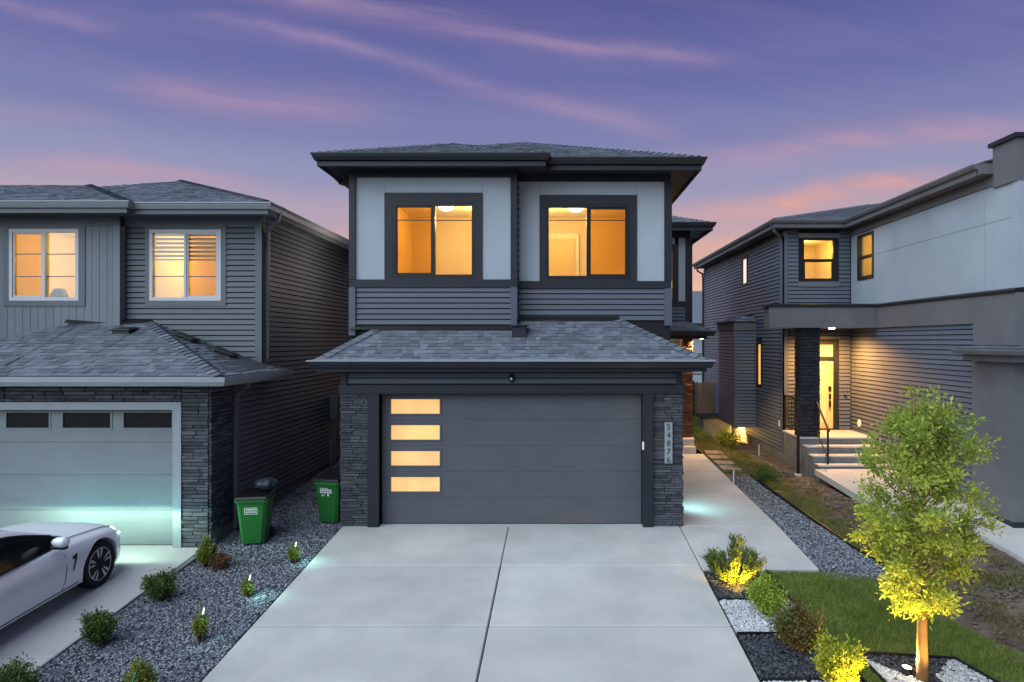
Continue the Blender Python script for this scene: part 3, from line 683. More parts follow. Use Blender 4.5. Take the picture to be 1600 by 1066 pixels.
# door surround
mb = MB(); mb.box(-4.03, 2.355, 12.63, 12.718, 2.464, 2.625); mb.build('header_trim', 'trim', hm)
for x0, x1 in ((-3.50, -3.297), (1.595, 1.785)): MB().box(x0, x1, 12.62, 12.95, -.02, 2.462).build('door_jamb', 'trim', hm)
MB().box(-3.297, 1.595, 12.70, 12.95, 2.44, 2.47).build('door_head', 'trim', hm)
veneer(hm, Wall('x', 12.718), -4.02, -3.502, 0.0, 2.46, hmin=.032, hmax=.058)
veneer(hm, Wall('x', 12.718), 1.787, 2.345, 0.0, 2.46, hmin=.032, hmax=.058)
veneer(hm, Wall('y', 2.322, 1), 12.72, 13.5, .0, 2.46, joined=True); veneer(hm, Wall('y', -4.002, -1), 12.72, 13.3, .0, 2.46, joined=True)
gd = MB().box(-3.3, 1.6, 12.885, 12.93, .0, 2.45).build('garage_door', 'dark_backing', hm)
for i in range(5):
    z0, z1 = .012 + i * .488, .012 + (i + 1) * .488 - .0035
    W = Wall('x', 12.85); p = MB(); ops = [(-3.119, -2.204, z0 + .108, z0 + .38)] if i else []
    for r in cut(-3.29, 1.588, z0, z1, ops): W.box(p, r[0], r[1], 0, -.04, r[2], r[3])
    p.build('door_section', 'gdoor', gd)
    if i:
        q = MB()
        for r in cut(-3.15, -2.173, z0 + .078, z0 + .41, ops): W.box(q, r[0], r[1], .012, 0, r[2], r[3])
        q.build('pane_rim', 'gdoor', gd); q = MB(); W.box(q, -3.12, -2.203, -.012, -.02, z0 + .107, z0 + .381); q.build('pane', 'frost', gd)
MB().box(-3.29, 1.588, 12.84, 12.87, -.005, .012).build('door_seal', 'black', gd)
MB().box(1.578, 1.612, 12.60, 12.62, 1.43, 1.58).build('keypad', 'white', hm, bevel=.004)
c = MB(); c.lathe([(.045, 0), (.05, .03), (.02, .035)], axis='z', n=14); cb = MB()
cb.v = []; cb.lathe([(.04, -.0), (.055, -.05), (.05, -.09), (.03, -.12), (.0, -.13)], c=(-.84, 12.66, 2.80), n=16); cb.tube([(-.84, 12.70, 2.79), (-.84, 12.66, 2.8)], .03, 10); cam_o = cb.build('security_camera', 'black', hm, smooth=True)
q = MB(); q.lathe([(.0, -.02), (.02, -.018), (.026, 0), (.02, .018), (0, .02)], c=(-.84, 12.61, 2.745), n=12); q.build('camera_lens', 'white', cam_o, smooth=True)
# house number
pl = MB().box(2.0, 2.145, 12.655, 12.672, 1.17, 1.93).build('number_plate', 'lwhite', hm, bevel=.003)
for i, ch in enumerate('54876'): text_mesh('digit', ch, .155, 'trim', pl, (2.0725, 12.653, 1.84 - i * .152))
# garage roof
p0, Ye = 3.085, 12.33; pit = .53
roof_plane(hm, [(-4.35, Ye, p0), (2.71, Ye, p0), (1.224, 13.75, p0 + 1.5 * pit), (-3.25, 13.75, p0 + 1.5 * pit)], individual=290, ex=.125)
roof_plane(hm, [(-4.35, 13.42, p0), (-4.35, Ye, p0), (-3.25, 13.75, p0 + 1.5 * pit)], ex=.125)
roof_plane(hm, [(2.71, Ye, p0), (2.71, 14.6, p0), (1.224, 14.6, p0 + 1.5 * pit), (1.224, 13.75, p0 + 1.5 * pit)], ex=.125)
hip_caps(hm, (-4.35, Ye, p0 + .015), (-3.25, 13.75, p0 + 1.5 * pit + .015)); hip_caps(hm, (2.71, Ye, p0 + .015), (1.224, 13.75, p0 + 1.5 * pit + .015))
ep = [(-4.35, 13.42, p0), (-4.35, Ye, p0), (2.71, Ye, p0), (2.71, 14.6, p0)]
gutter(hm, ep, 'trim')
MB().sweep(ep, [(.128, -.012), (.136, -.012), (.136, .012), (.0, .022), (.0, .014), (.128, .004)]).build('drip_edge', 'lwhite', hm)
MB().sweep(ep, [(-.02, -.2), (-.001, -.2), (-.001, -.005), (-.02, -.005)]).build('fascia', 'trim', hm)
MB().slabpoly([(-4.33, 13.42, p0 - .09), (-4.33, 12.36, p0 - .09), (2.69, 12.36, p0 - .09), (2.69, 14.6, p0 - .09)], .02).build('soffit', 'trim', hm)
# flashing and roof vent
MB().sweep([(XL, 13.385, 3.69), (XB, 13.385, 3.69)], [(0, 0), (.09, -.03), (.09, -.02), (.0, .06)]).build('flashing', 'black', hm)
MB().sweep([(XB, 13.735, 3.88), (1.25, 13.735, 3.88)], [(0, 0), (.09, -.03), (.09, -.02), (.0, .06)]).build('flashing', 'black', hm)
v = MB(); v.box(-.86, -.58, 13.06, 13.36, 3.48, 3.72); rv = v.build('roof_vent', 'trim', hm, bevel=.012)
MB().box(-.89, -.55, 13.02, 13.37, 3.722, 3.75).build('vent_cap', 'trim', rv, bevel=.006)
# upper bays
wl = (-3.215, -1.607, 4.683, 6.153); wr = (-.219, 1.469, 4.69, 6.185)
wallslab('wall', WL, XL, XB, 3.3, 6.8, [wl], 'dark_backing', hm); wallslab('wall', WR_, XB + .001, XR, 3.3, 6.8, [wr], 'dark_backing', hm)
mb = MB(); mb.box(XL, XL + .14, 13.541, 24, 3.0, 6.8); mb.box(XR - .14, XR, 13.891, 24, 3.0, 6.8); mb.box(XL, XR, 23.9, 24, 0, 6.8); mb.box(XB - .14, XB - .002, 13.541, 13.75, 3.3, 6.8); mb.build('side_wall', 'dark_backing', hm)
siding(hm, WL, XL + .1, XB - .1, 3.64, 4.495, 'siding'); siding(hm, WR_, XB + .02, XR - .12, 3.84, 4.49, 'siding')
siding(hm, Wall('y', XL, -1), 13.5, 20, 3.2, 6.7, 'siding', e=.14)
siding(hm, Wall('y', XB, 1), 13.52, 13.73, 3.84, 6.6, 'siding', e=.14)
zb0, zb1, zf = 4.495, 4.645, 6.645
for W, a0, a1, wn, tr in ((WL, XL, XB, wl, (-3.376, -1.457, zb1, 6.345)), (WR_, XB, XR, wr, (-.348, 1.611, zb1, 6.375))):
    mb = MB(); W.box(mb, a0 - .02 * (W is WL), a1 + .02 * (W is not WL), .045, 0, zb0, zb1); mb.build('band_trim', 'trim', hm)
    mb = MB(); W.box(mb, a0 - .02 * (W is WL), a1, .05, 0, zf, 6.79); mb.build('frieze_trim', 'trim', hm)
    cs = [(a0 - .025, a0 + .1), (a1 - .125, a1 + .003)] if W is WL else [(a1 - .125, a1 + .025)]
    lo = 3.55 if W is WL else 3.75
    for c0, c1 in cs:
        mb = MB(); W.box(mb, c0, c1, .06, 0, lo, zb0 - .002); mb.build('corner_trim', 'siding', hm)
        mb = MB(); W.box(mb, c0, c1, .06, 0, zb1 + .002, zf - .002); mb.build('corner_trim', 'trim', hm)
    l0 = a0 + .1 if W is WL else a0 + .004; l1 = a1 - .125
    for r in ((l0, tr[0] - .002, zb1, zf), (tr[0] + .002, tr[1] - .002, tr[3], zf), (tr[1] + .002, l1, zb1, zf)):
        mb = MB(); W.box(mb, r[0], r[1], .014, 0, r[2] + .002, r[3] - .002); mb.build('cladding_panel', 'panel', hm)
    zm = WZ(344, W.plane)
    window(hm, W, wn[0], wn[1], wn[2], wn[3], 'wblack', [.5], trim=tr, tmat='trim', muntins=(zm,), fw=.06, sash_i=0 if W is WL else 1)
room(hm, WL, -3.6, -1.1, 4.2, 6.50, 3.6, light=(-1.9, -1.9, 6.15), energy=26)
room(hm, WR_, -.62, 1.95, 4.2, 6.52, 3.4, light=(-.0, -1.7, 6.15), energy=26)
SWL = Wall('y', XL, -1)
window(hm, SWL, 15.6, 16.7, 4.7, 6.1, 'trim', [.5], trim=(15.48, 16.82, 4.58, 6.22), tmat='trim', pane_mat='lit')
MB().box(XL + .03, XL + .08, 15.6, 16.7, 4.7, 6.1).build('window_backing', 'dark_backing', hm)
lamp('window_glow', 'AREA', (XL - .1, 16.15, 5.4), 8, (1, .80, .66), 1.0, aim=(XL - 2, 16.15, 5.3))
# door inside the right room, framed picture in the left one
mb = MB(); mb.box(-.5, .55, 17.07, 17.12, 4.22, 6.12); dr = mb.build('interior_door_frame', 'wall_wht', hm)
dl = MB().box(-.4, .45, 17.03, 17.065, 4.22, 6.0).build('interior_door', 'door_in', dr)
mb = MB(); mb.box(-1.75, -1.45, 16.93, 16.98, 4.25, 6.0); mb.build('shelf_panel', 'wall_wht', hm)
for X, Y, lb in ((WX(697, 15.3), 15.3, 'glowing dome ceiling lamp inside the left upstairs window of the centre house'), (WX(900, 15.45), 15.45, 'glowing dome ceiling lamp inside the right upstairs window of the centre house')):
    t = thing('ceiling_lamp', lb, 'ceiling lamp', (X, Y, 6.5), 'upstairs ceiling lamps')
    q = MB(); q.lathe([(.2, .0), (.2, -.03), (.18, -.035)], c=(X, Y, 6.5), n=20); q.build('lamp_base', 'chrome', t)
    q = MB(); q.lathe([(.18, -.036), (.17, -.07), (.13, -.11), (.07, -.135), (0, -.14)], c=(X, Y, 6.5), n=20); q.build('lamp_shade', 'lamp', t, smooth=True)
# upper roof
z0 = 6.98; p = .365
R1 = [(-4.50, 24.6), (-4.50, 12.92), (-.24, 12.92), (-.24, 13.22), (2.77, 13.22), (2.77, 24.6)]
ep = [(x, y, z0) for x, y in R1]
gutter(hm, ep, 'trim')
MB().sweep(ep, [(-.02, -.235), (.03, -.235), (.03, -.15), (.0, -.14), (.0, -.01), (-.02, -.01)]).build('fascia', 'trim', hm)
sp = [(-4.48, 24.5), (-4.48, 12.95), (-.26, 12.95), (-.26, 13.25), (2.75, 13.25), (2.75, 24.5)]
MB().slabpoly([(x, y, z0 - .195) for x, y in sp], .012).build('soffit', 'trim', hm)
def zz(d): return z0 + .012 + p * d
ax, ay = -.865, 16.855
roof_plane(hm, [(-4.50, 13.22, zz(0)), (2.77, 13.22, zz(0)), (ax, ay, zz(3.635))])
roof_plane(hm, [(2.77, 13.22, zz(0)), (2.77, 24.6, zz(0)), (ax, 20.965, zz(3.635)), (ax, ay, zz(3.635))])
roof_plane(hm, [(-4.50, 24.6, zz(0)), (-4.50, 12.92, zz(0)), (-2.37, 15.05, zz(2.13)), (-2.37, 15.35, zz(2.13)), (ax, ay, zz(3.635)), (ax, 20.965, zz(3.635))])
roof_plane(hm, [(-4.50, 12.92, zz(0)), (-.24, 12.92, zz(0)), (-2.37, 15.05, zz(2.13))])
roof_plane(hm, [(-.24, 12.92, zz(0)), (-.24, 13.22, zz(0)), (-2.37, 15.35, zz(2.13)), (-2.37, 15.05, zz(2.13))])
for a, b in (((-4.50, 12.92, zz(0)), (-2.37, 15.05, zz(2.13))), ((-.24, 12.92, zz(0)), (-2.37, 15.05, zz(2.13))), ((2.77, 13.22, zz(0)), (ax, ay, zz(3.635))), ((-2.37, 15.35, zz(2.13)), (ax, ay, zz(3.635)))):
    hip_caps(hm, Vector(a) + Vector((0, 0, .015)), Vector(b) + Vector((0, 0, .015)))
def downspout(parent, pts, mat, w=.075, d=.055):
    mb = MB()
    for a, b in zip(pts, pts[1:]):
        a, b = Vector(a), Vector(b); dd = (b - a).normalized(); s = Vector((0, 1, 0)) if abs(dd.y) < .8 else Vector((1, 0, 0)); u = dd.cross(s).normalized(); s = u.cross(dd); e = dd * .02
        mb.hexa([a - e - s * w / 2 - u * d / 2, a - e + s * w / 2 - u * d / 2, a - e + s * w / 2 + u * d / 2, a - e - s * w / 2 + u * d / 2, b + e - s * w / 2 - u * d / 2, b + e + s * w / 2 - u * d / 2, b + e + s * w / 2 + u * d / 2, b + e - s * w / 2 + u * d / 2])
    return mb.build('downspout', mat, parent)
downspout(hm, [(-4.66, 14.2, 6.88), (-4.5, 14.2, 6.72), (-4.12, 14.2, 6.6), (-4.085, 14.2, 6.4), (-4.085, 14.2, 3.4)], 'trim')
# rear wing on the right
WW = Wall('x', 21.0)
ww = (2.6, 3.60, 4.70, 6.28)
wallslab('wall', WW, 2.2, 4.08, .2, 6.85, [ww], 'dark_backing', hm); MB().box(3.94, 4.08, 21.14, 25, .2, 6.85).build('side_wall', 'siding', hm)
siding(hm, WW, 2.3, 3.95, 3.95, 4.5, 'siding'); siding(hm, WW, 2.3, 3.95, .62, 3.5, 'siding')
siding(hm, Wall('y', 4.08, 1), 21.05, 25, .3, 6.7, 'siding', e=.2)
for r, m_, d in (((2.2, 4.1, 4.5, 4.66), 'trim', .045), ((2.2, 4.1, 6.62, 6.84), 'trim', .05), ((3.95, 4.1, .6, 4.49), 'trim', .05), ((3.95, 4.1, 4.67, 6.61), 'trim', .05)):
    mb = MB(); WW.box(mb, r[0], r[1], d, 0, r[2], r[3]); mb.build('corner_trim', m_, hm)
mb = MB(); WW.box(mb, 3.635, 3.948, .014, 0, 4.662, 6.615); mb.build('cladding_panel', 'panel', hm)
mb = MB(); WW.box(mb, 2.4, 3.741, .014, 0, 6.42, 6.615); mb.build('cladding_panel', 'panel', hm)
window(hm, WW, *ww, 'trim', [.5], trim=(2.45, 3.74, 4.662, 6.415), tmat='trim', pane_mat='lit')
ep = [(2.2, 20.4, z0), (4.63, 20.4, z0), (4.63, 25.5, z0)]
gutter(hm, ep, 'trim'); MB().sweep(ep, [(-.02, -.235), (.03, -.235), (.03, -.14), (.0, -.13), (.0, -.01), (-.02, -.01)]).build('fascia', 'trim', hm)
MB().slabpoly([(2.3, 20.42, z0 - .15), (4.6, 20.42, z0 - .15), (4.6, 25, z0 - .15), (2.3, 25, z0 - .15)], .012).build('soffit', 'trim', hm)
roof_plane(hm, [(1.9, 20.4, zz(0)), (4.63, 20.4, zz(0)), (3.1, 21.93, zz(1.53)), (1.9, 21.93, zz(1.53))])
roof_plane(hm, [(4.63, 20.4, zz(0)), (4.63, 25.5, zz(0)), (3.1, 25.5, zz(1.53)), (3.1, 21.93, zz(1.53))])
downspout(hm, [(4.66, 20.75, 6.85), (4.5, 20.75, 6.68), (4.16, 20.75, 6.55), (4.13, 20.965, 6.4), (4.13, 20.965, .3)], 'trim')
# side porch
MB().box(2.36, 3.98, 19.75, 21, .1, .64).build('porch_slab', 'concrete', hm, bevel=.01)
for a, b, zt in ((19.25, 19.75, .45), (19.5, 19.76, .64)): MB().box(2.36, 3.93, a, b, .1, zt).build('porch_step', 'concrete', hm, bevel=.01)
MB().box(3.66, 3.93, 19.85, 20.15, .64, 3.52).build('porch_column', 'dark_backing', hm); pc = hm
veneer(hm, Wall('x', 19.85), 3.65, 3.94, .64, 3.5, 'bstone', budget=[0]); veneer(hm, Wall('y', 3.66, -1), 19.85, 20.15, .64, 3.5, 'bstone', joined=True); veneer(hm, Wall('y', 3.93, 1), 19.85, 20.15, .64, 3.5, 'bstone', joined=True)
zp = 3.72
ep = [(2.35, 19.55, zp), (4.42, 19.55, zp), (4.42, 21, zp)]
gutter(hm, ep, 'trim'); MB().sweep([(x - (.1 if x > 4 else 0), y + (.1 if y < 20 else 0), z) for x, y, z in ep], [(-.02, -.22), (.0, -.22), (.0, -.01), (-.02, -.01)]).build('fascia', 'trim', hm)
MB().box(2.35, 4.4, 19.6, 21, zp - .2, zp - .18).build('soffit', 'trim', hm)
roof_plane(hm, [(2.3, 19.5, zp + .01), (4.5, 19.5, zp + .01), (4.0, 21, zp + .33), (2.3, 21, zp + .33)])
roof_plane(hm, [(4.5, 19.5, zp + .01), (4.5, 21, zp + .01), (4.0, 21, zp + .33)])
q = MB(); q.lathe([(.06, 0), (.06, -.02), (.0, -.025)], c=(4.22, 19.9, zp - .2), n=14); q.build('downlight', 'pot', hm)
lamp('porch_light', 'SPOT', (4.05, 19.8, zp - .25), 130, (1, .58, .25), .04, aim=(3.75, 19.5, 0), cone=140)
lamp('porch_light', 'POINT', (3.0, 20.2, 3.3), 16, (1, .6, .28), .05)
rl = MB()
for y, zb in ((19.3, .45), (19.85, .64)): rl.box(3.52, 3.56, y - .02, y + .02, zb, zb + 1.0)
rl.tube([(3.54, 19.2, 1.42), (3.54, 19.85, 1.64)], .022, 8); rl.tube([(3.54, 19.3, .75), (3.54, 19.85, .92)], .014, 8)
for k in range(4): rl.tube([(3.54, 19.4 + k * .12, .8 + k * .04), (3.54, 19.4 + k * .12, 1.48 + k * .04)], .01, 6)
rl.build('handrail', 'black', hm)
# ================================================================ LEFT HOUSE
hl = thing('house', 'grey siding house at left with a pale garage door lit by car headlights', 'house', (-8.7, 11.65, -.08))
XN = -5.93; LG = Wall('x', 11.65); DL = (-11.41, -6.53, -.12, 2.27)
wallslab('garage_wall', LG, -13, XN, -.2, 2.8, [DL], 'dark_backing', hl)
mb = MB(); mb.box(XN - .14, XN, 11.79, 27, -.25, 2.8); mb.box(XN - .14, XN, 13.85, 27, 2.8, 5.98); mb.build('side_wall', 'dark_backing', hl)
MB().box(XN - .12, XN + .03, 11.64, 12.46, -.25, .18).build('foundation', 'concrete_d', hl); MB().box(XN - .12, XN + .012, 12.46, 27, -.25, .28).build('foundation', 'concrete_d', hl)
mb = MB()
for r in cut(-11.55, -6.387, -.1, 2.40, [DL]): LG.box(mb, r[0], r[1], .05, -.1, r[2], r[3])
mb.build('door_surround', 'lwhite', hl)
bud = [0]
veneer(hl, LG, -6.387, XN - .0, -.1, 2.72, budget=bud, hmin=.045, hmax=.075); veneer(hl, LG, -9.4, -6.387, 2.41, 2.72, budget=bud, hmin=.045, hmax=.075)
veneer(hl, Wall('y', XN, 1), 11.64, 12.43, .18, 2.74, budget=bud, limit=300); veneer(hl, LG, -13, -11.56, -.1, 2.72, joined=True); veneer(hl, LG, -11.56, -9.4, 2.41, 2.72, joined=True)
gd = MB().box(-11.42, -6.52, 11.80, 11.84, -.1, 2.28).build('garage_door', 'dark_backing', hl)
W = Wall('x', 11.76); zs = [-.07, .53, 1.135, 1.70, 2.26]
wins = [(-9.78, -8.745), (-8.505, -7.686), (-7.457, -6.627)]; wins = [(-11.3, -10.55), (-10.5 + .07, -9.73), (-9.48, -8.745), (-8.505, -7.686), (-7.457, -6.627)]
for i in range(4):
    ops = [(a, b, 1.944, 2.206) for a, b in wins] if i == 3 else []
    mb = MB()
    for r in cut(-11.4, -6.535, zs[i] + .003, zs[i + 1] - .003, ops): W.box(mb, r[0], r[1], 0, -.035, r[2], r[3])
    mb.build('door_section', 'lgdoor', gd)
for a, b in wins:
    mb = MB()
    for r in cut(a - .03, b + .03, 1.914, 2.236, [(a, b, 1.944, 2.206)]): W.box(mb, r[0], r[1], .01, 0, r[2], r[3])
    mb.build('pane_rim', 'lgdoor', gd); mb = MB(); W.box(mb, a, b, -.012, -.02, 1.944, 2.206); mb.build('pane', 'dglass', gd)
MB().box(-11.4, -6.535, 11.75, 11.77, -.09, -.066).build('door_seal', 'black', gd)
SW = Wall('y', XN, 1)
siding(hl, SW, 12.46, 13.7, .28, 2.80, 'lsiding', e=.105); siding(hl, SW, 13.7, 22, .28, 5.92, 'lsiding', e=.105)
MB().box(XN - .1, XN + .03, 13.68, 13.80, 2.9, 5.95).build('corner_trim', 'lsiding', hl)
MB().box(XN - .1, XN + .03, 13.64, 13.699, 2.9, 5.95).build('corner_trim', 'ltrim', hl)
# garage roof
p0, Ye, XE, pit = 2.845, 11.33, -5.58, .41
yt = 13.7; d = yt - Ye; ridge = p0 + d * pit
roof_plane(hl, [(-11.9, Ye, p0), (XE, Ye, p0), (XE - d * 1.09, yt, ridge), (-9.6, yt, ridge)], individual=0, ex=.14, tabs=False)
# visible stretch of the front slope carries separate shingles
def shingle_zone(parent, pts, n): roof_plane(parent, pts, individual=n, ex=.14, th=.004, name='roof_underlay')
up = Vector((0, 0, .006))
shingle_zone(hl, [Vector((-9.45, Ye, p0)) + up, Vector((XE, Ye, p0)) + up, Vector((XE - d * 1.09, yt, ridge)) + up, Vector((-9.45, yt, ridge)) + up], 295)
roof_plane(hl, [Vector((-11.9, Ye, p0)) + up * 1.2, Vector((-9.46, Ye, p0)) + up * 1.2, Vector((-9.46, yt, ridge)) + up * 1.2, Vector((-9.6, yt, ridge)) + up * 1.2], th=.004, name='roof_underlay')
roof_plane(hl, [(XE, Ye, p0), (XE, 14.15, p0), (XN + .0, 14.15, p0 + .41 * pit), (XN + .0, yt, p0 + .42 * pit), (XE - d * 1.09, yt, ridge)], ex=.14)
hip_caps(hl, (XE, Ye, p0 + .02), (XE - d * 1.09, yt, ridge + .02))
ep = [(-12.4, Ye, p0), (XE, Ye, p0), (XE, 14.15, p0)]
MB().sweep(ep, [(0, -.15), (.09, -.15), (.13, -.08), (.13, 0), (.115, 0), (.11, -.02), (.01, -.02), (.01, 0), (0, 0)]).build('gutter', 'lwhite', hl)
MB().sweep(ep, [(-.02, -.16), (-.001, -.16), (-.001, -.005), (-.02, -.005)]).build('fascia', 'ltrim', hl)
MB().slabpoly([(-12.4, Ye + .02, p0 - .12), (XE - .02, Ye + .02, p0 - .12), (XE - .02, 14.14, p0 - .12), (-12.4, 14.14, p0 - .12)], .012).build('soffit', 'ltrim', hl)
mb = MB(); mb.sweep([(-9.7, yt - .19, ridge), (-8.1, yt - .02, ridge)], [(0, 0), (.08, -.02), (.08, -.01), (.0, .05)]); mb.build('flashing', 'black', hl)
def slope_vent(parent, x, y, z, sx, sy, h, tilt):
    b = MB(); b.box(x - sx * .4, x + sx * .4, y - sy * .4, y + sy * .4, z - .05, z + h * .7); o = b.build('roof_vent', 'black', parent)
    c = MB(); c.hexa([(x - sx / 2, y - sy / 2, z + h * .7 - tilt), (x + sx / 2, y - sy / 2, z + h * .7 - tilt), (x + sx / 2, y + sy / 2, z + h * .7), (x - sx / 2, y + sy / 2, z + h * .7), (x - sx / 2, y - sy / 2, z + h - tilt), (x + sx / 2, y - sy / 2, z + h - tilt), (x + sx / 2, y + sy / 2, z + h), (x - sx / 2, y + sy / 2, z + h)]); c.build('vent_cap', 'black', o, bevel=.01)
slope_vent(hl, WX(195, 13.2), 13.2, p0 + (13.2 - Ye) * pit, .4, .35, .1, .05)
def side_vent(parent, x, y, z):
    s = .37
    def pz(dx, h): return z - dx * s + h
    b = MB(); b.hexa([(x + dx, y + dy, pz(dx, h)) for h in (-.03, .06) for dx, dy in ((-.15, -.13), (.15, -.13), (.15, .13), (-.15, .13))]); o = b.build('roof_vent', 'black', parent)
    c = MB(); c.hexa([(x + dx, y + dy, pz(dx, h)) for h in (.065, .1) for dx, dy in ((-.2, -.17), (.2, -.17), (.2, .17), (-.2, .17))]); c.build('vent_cap', 'black', o, bevel=.01)
for px, Y in ((291, 13.25), (352, 13.2)):
    x = WX(px, Y); z = p0 + (XE - x) * pit / 1.09; side_vent(hl, x, Y, z)
downspout(hl, [(XE + .05, 12.28, 2.75), (XE + .0, 12.3, 2.62), (XN + .12, 12.42, 2.5), (XN + .075, 12.46, 2.36), (XN + .075, 12.46, .06)], 'ltrim')
# upper floor
LR, LB = Wall('x', 13.7), Wall('x', 13.53); XS = -8.667
wr = (-8.166, -6.728, 4.249, 5.674); wb = (-10.84, -9.46, 4.239, 5.659)
wallslab('wall', LR, XS, XN, 2.8, 5.98, [wr], 'dark_backing', hl); wallslab('wall', LB, -13, XS, 2.8, 5.98, [wb], 'dark_backing', hl)
mb = MB(); mb.box(XS - .14, XS, 13.672, 13.84, 2.8, 5.98); mb.box(-13, XN, 26.9, 27, -.2, 5.98); mb.box(-13, -12.9, 11.8, 27, -.2, 5.98); mb.build('back_wall', 'lsiding', hl)
siding(hl, LR, XS + .05, XN - .08, 3.0, 5.70, 'lsiding', holes=[(-8.243, -6.625, 4.14, 5.83)], e=.108)
for r in ((XS, XN + .03, 5.72, 5.93),): mb = MB(); LR.box(mb, r[0], r[1], .03, 0, r[2], r[3]); mb.build('frieze_trim', 'ltrim', hl)
mb = MB(); LR.box(mb, XN - .085, XN + .03, .035, 0, 3.0, 5.719); mb.build('corner_trim', 'ltrim', hl)
mb = MB(); LB.box(mb, -13, XS + .02, .03, 0, 5.72, 5.93); mb.build('frieze_trim', 'ltrim', hl)
mb = MB(); LB.box(mb, XS - .11, XS + .025, .032, -.16, 3.0, 5.719); mb.build('corner_trim', 'batten', hl)
a = -13
while a < XS - .12:
    b = min(a + .152, XS - .115)
    for s0, s1, k0, k1 in cut(a, b - .008, 3.0, 5.715, [(-10.945, -9.33, 4.13, 5.83)]):
        mb = MB(); LB.box(mb, s0, s1, .018, 0, k0, k1); mb.build('siding_panel', 'batten', hl)
    a += .152
window(hl, LR, *wr, 'wwhite', [.5], trim=(-8.243, -6.625, 4.14, 5.83), tmat='ltrim', muntins=(WZ(432, 13.7),), fw=.065, sash_i=1)
window(hl, LB, *wb, 'wwhite', [.5], trim=(-10.945, -9.33, 4.13, 5.83), tmat='ltrim', muntins=(WZ(432, 13.53), WZ(397, 13.53)), fw=.065)
room(hl, LR, -8.4, -6.45, 3.7, 5.85, 3.0, light=(-7.4, -1.5, 5.4), energy=17, color=(1, .69, .18)); room(hl, LB, -11.3, -9.1, 3.7, 5.85, 3.0, light=(-9.7, -1.5, 5.4), energy=17, color=(1, .69, .18))
bl = MB()
for k in range(6): bl.box(-8.11, -6.78, 13.80, 13.815, 5.56 - k * .085, 5.61 - k * .085)
bl.build('window_blind', 'blind_in', hl); MB().box(-8.11, -6.78, 13.79, 13.83, 5.07, 5.10).build('blind_rail', 'blind_in', hl)
MB().box(-7.6, -7.0, 16.66, 16.69, 3.7, 5.4).build('interior_door', 'door_in', hl)
q = MB(); q.lathe([(.08, 0), (.15, .1), (.16, .3), (.1, .42), (.0, .44)], c=(-10.35, 14.2, 4.1), n=12); q.build('chair_back', 'seat', hl, smooth=True)
# upper roof
z0, p = 6.10, .342
R2 = [(-14, 13.0), (-8.2, 13.0), (-8.2, 13.15), (-5.58, 13.15), (-5.58, 27.4)]; ep = [(x, y, z0) for x, y in R2]
gutter(hl, ep, 'lwhite')
MB().sweep(ep, [(-.02, -.22), (.03, -.22), (.03, -.14), (.0, -.13), (.0, -.01), (-.02, -.01)]).build('fascia', 'ltrim', hl)
MB().slabpoly([(x - (.02 if x > -6 else 0), y + .02, z0 - .165) for x, y in R2] + [(-14, 27.4, z0 - .165)], .012).build('soffit', 'ltrim', hl)
def zz(d): return z0 + .02 + p * d
A = (-9.29, 16.86, zz(3.71)); B = (-10.6, 15.5, zz(2.5))
roof_plane(hl, [(-13, 13.15, zz(0)), (-5.58, 13.15, zz(0)), A])
roof_plane(hl, [(-5.58, 13.15, zz(0)), (-5.58, 27.4, zz(0)), (-9.29, 23.69, zz(3.71)), A])
roof_plane(hl, [(-14, 13.0, zz(0)), (-8.2, 13.0, zz(0)), B, (-14, 15.5, zz(2.5))])
roof_plane(hl, [(-8.2, 13.0, zz(0)), (-8.2, 13.15, zz(0)), (-10.5, 15.65, zz(2.5)), B])
u = Vector((0, 0, .015))
for a, b in (((-5.58, 13.15, zz(0)), A), ((-8.2, 13.0, zz(0)), B), (A, (-9.29, 23.69, zz(3.71)))): hip_caps(hl, Vector(a) + u, Vector(b) + u)
slope_vent(hl, -6.9, 16.9, zz(1.42), .3, .3, .14, 0)
downspout(hl, [(XE + .06, 13.62, 6.0), (XE + .0, 13.66, 5.84), (XN + .1, 13.78, 5.66), (XN + .075, 13.84, 5.5), (XN + .075, 13.84, 3.1)], 'ltrim')
# meter and pipes on the side wall
em = thing('electric_meter', 'grey meter box with pipes on the left house side wall', 'meter box', (-5.8, 17.9, .3))
MB().box(-5.91, -5.72, 17.75, 18.05, 1.4, 2.0).build('meter_box', 'ltrim', em, bevel=.01)
mb = MB(); mb.lathe([(.0, .06), (.07, .05), (.08, .0)], c=(-5.66, 17.9, 1.75), axis='x', n=14); mb.build('meter_dial', 'glass' if False else 'steel', em, smooth=True)
mb = MB(); mb.tube([(-5.82, 17.85, 1.4), (-5.82, 17.85, .25)], .03, 8); mb.tube([(-5.82, 17.6, .9), (-5.82, 17.6, .25)], .025, 8); mb.build('pipe', 'steel', em)

# ================================================================ RIGHT HOUSE
hr = thing('house', 'grey house at right with pale stucco upper storey and lit front porch', 'house', (8.5, 16, .1))
YB, XSd, XT = 19.6, 6.52, 8.45
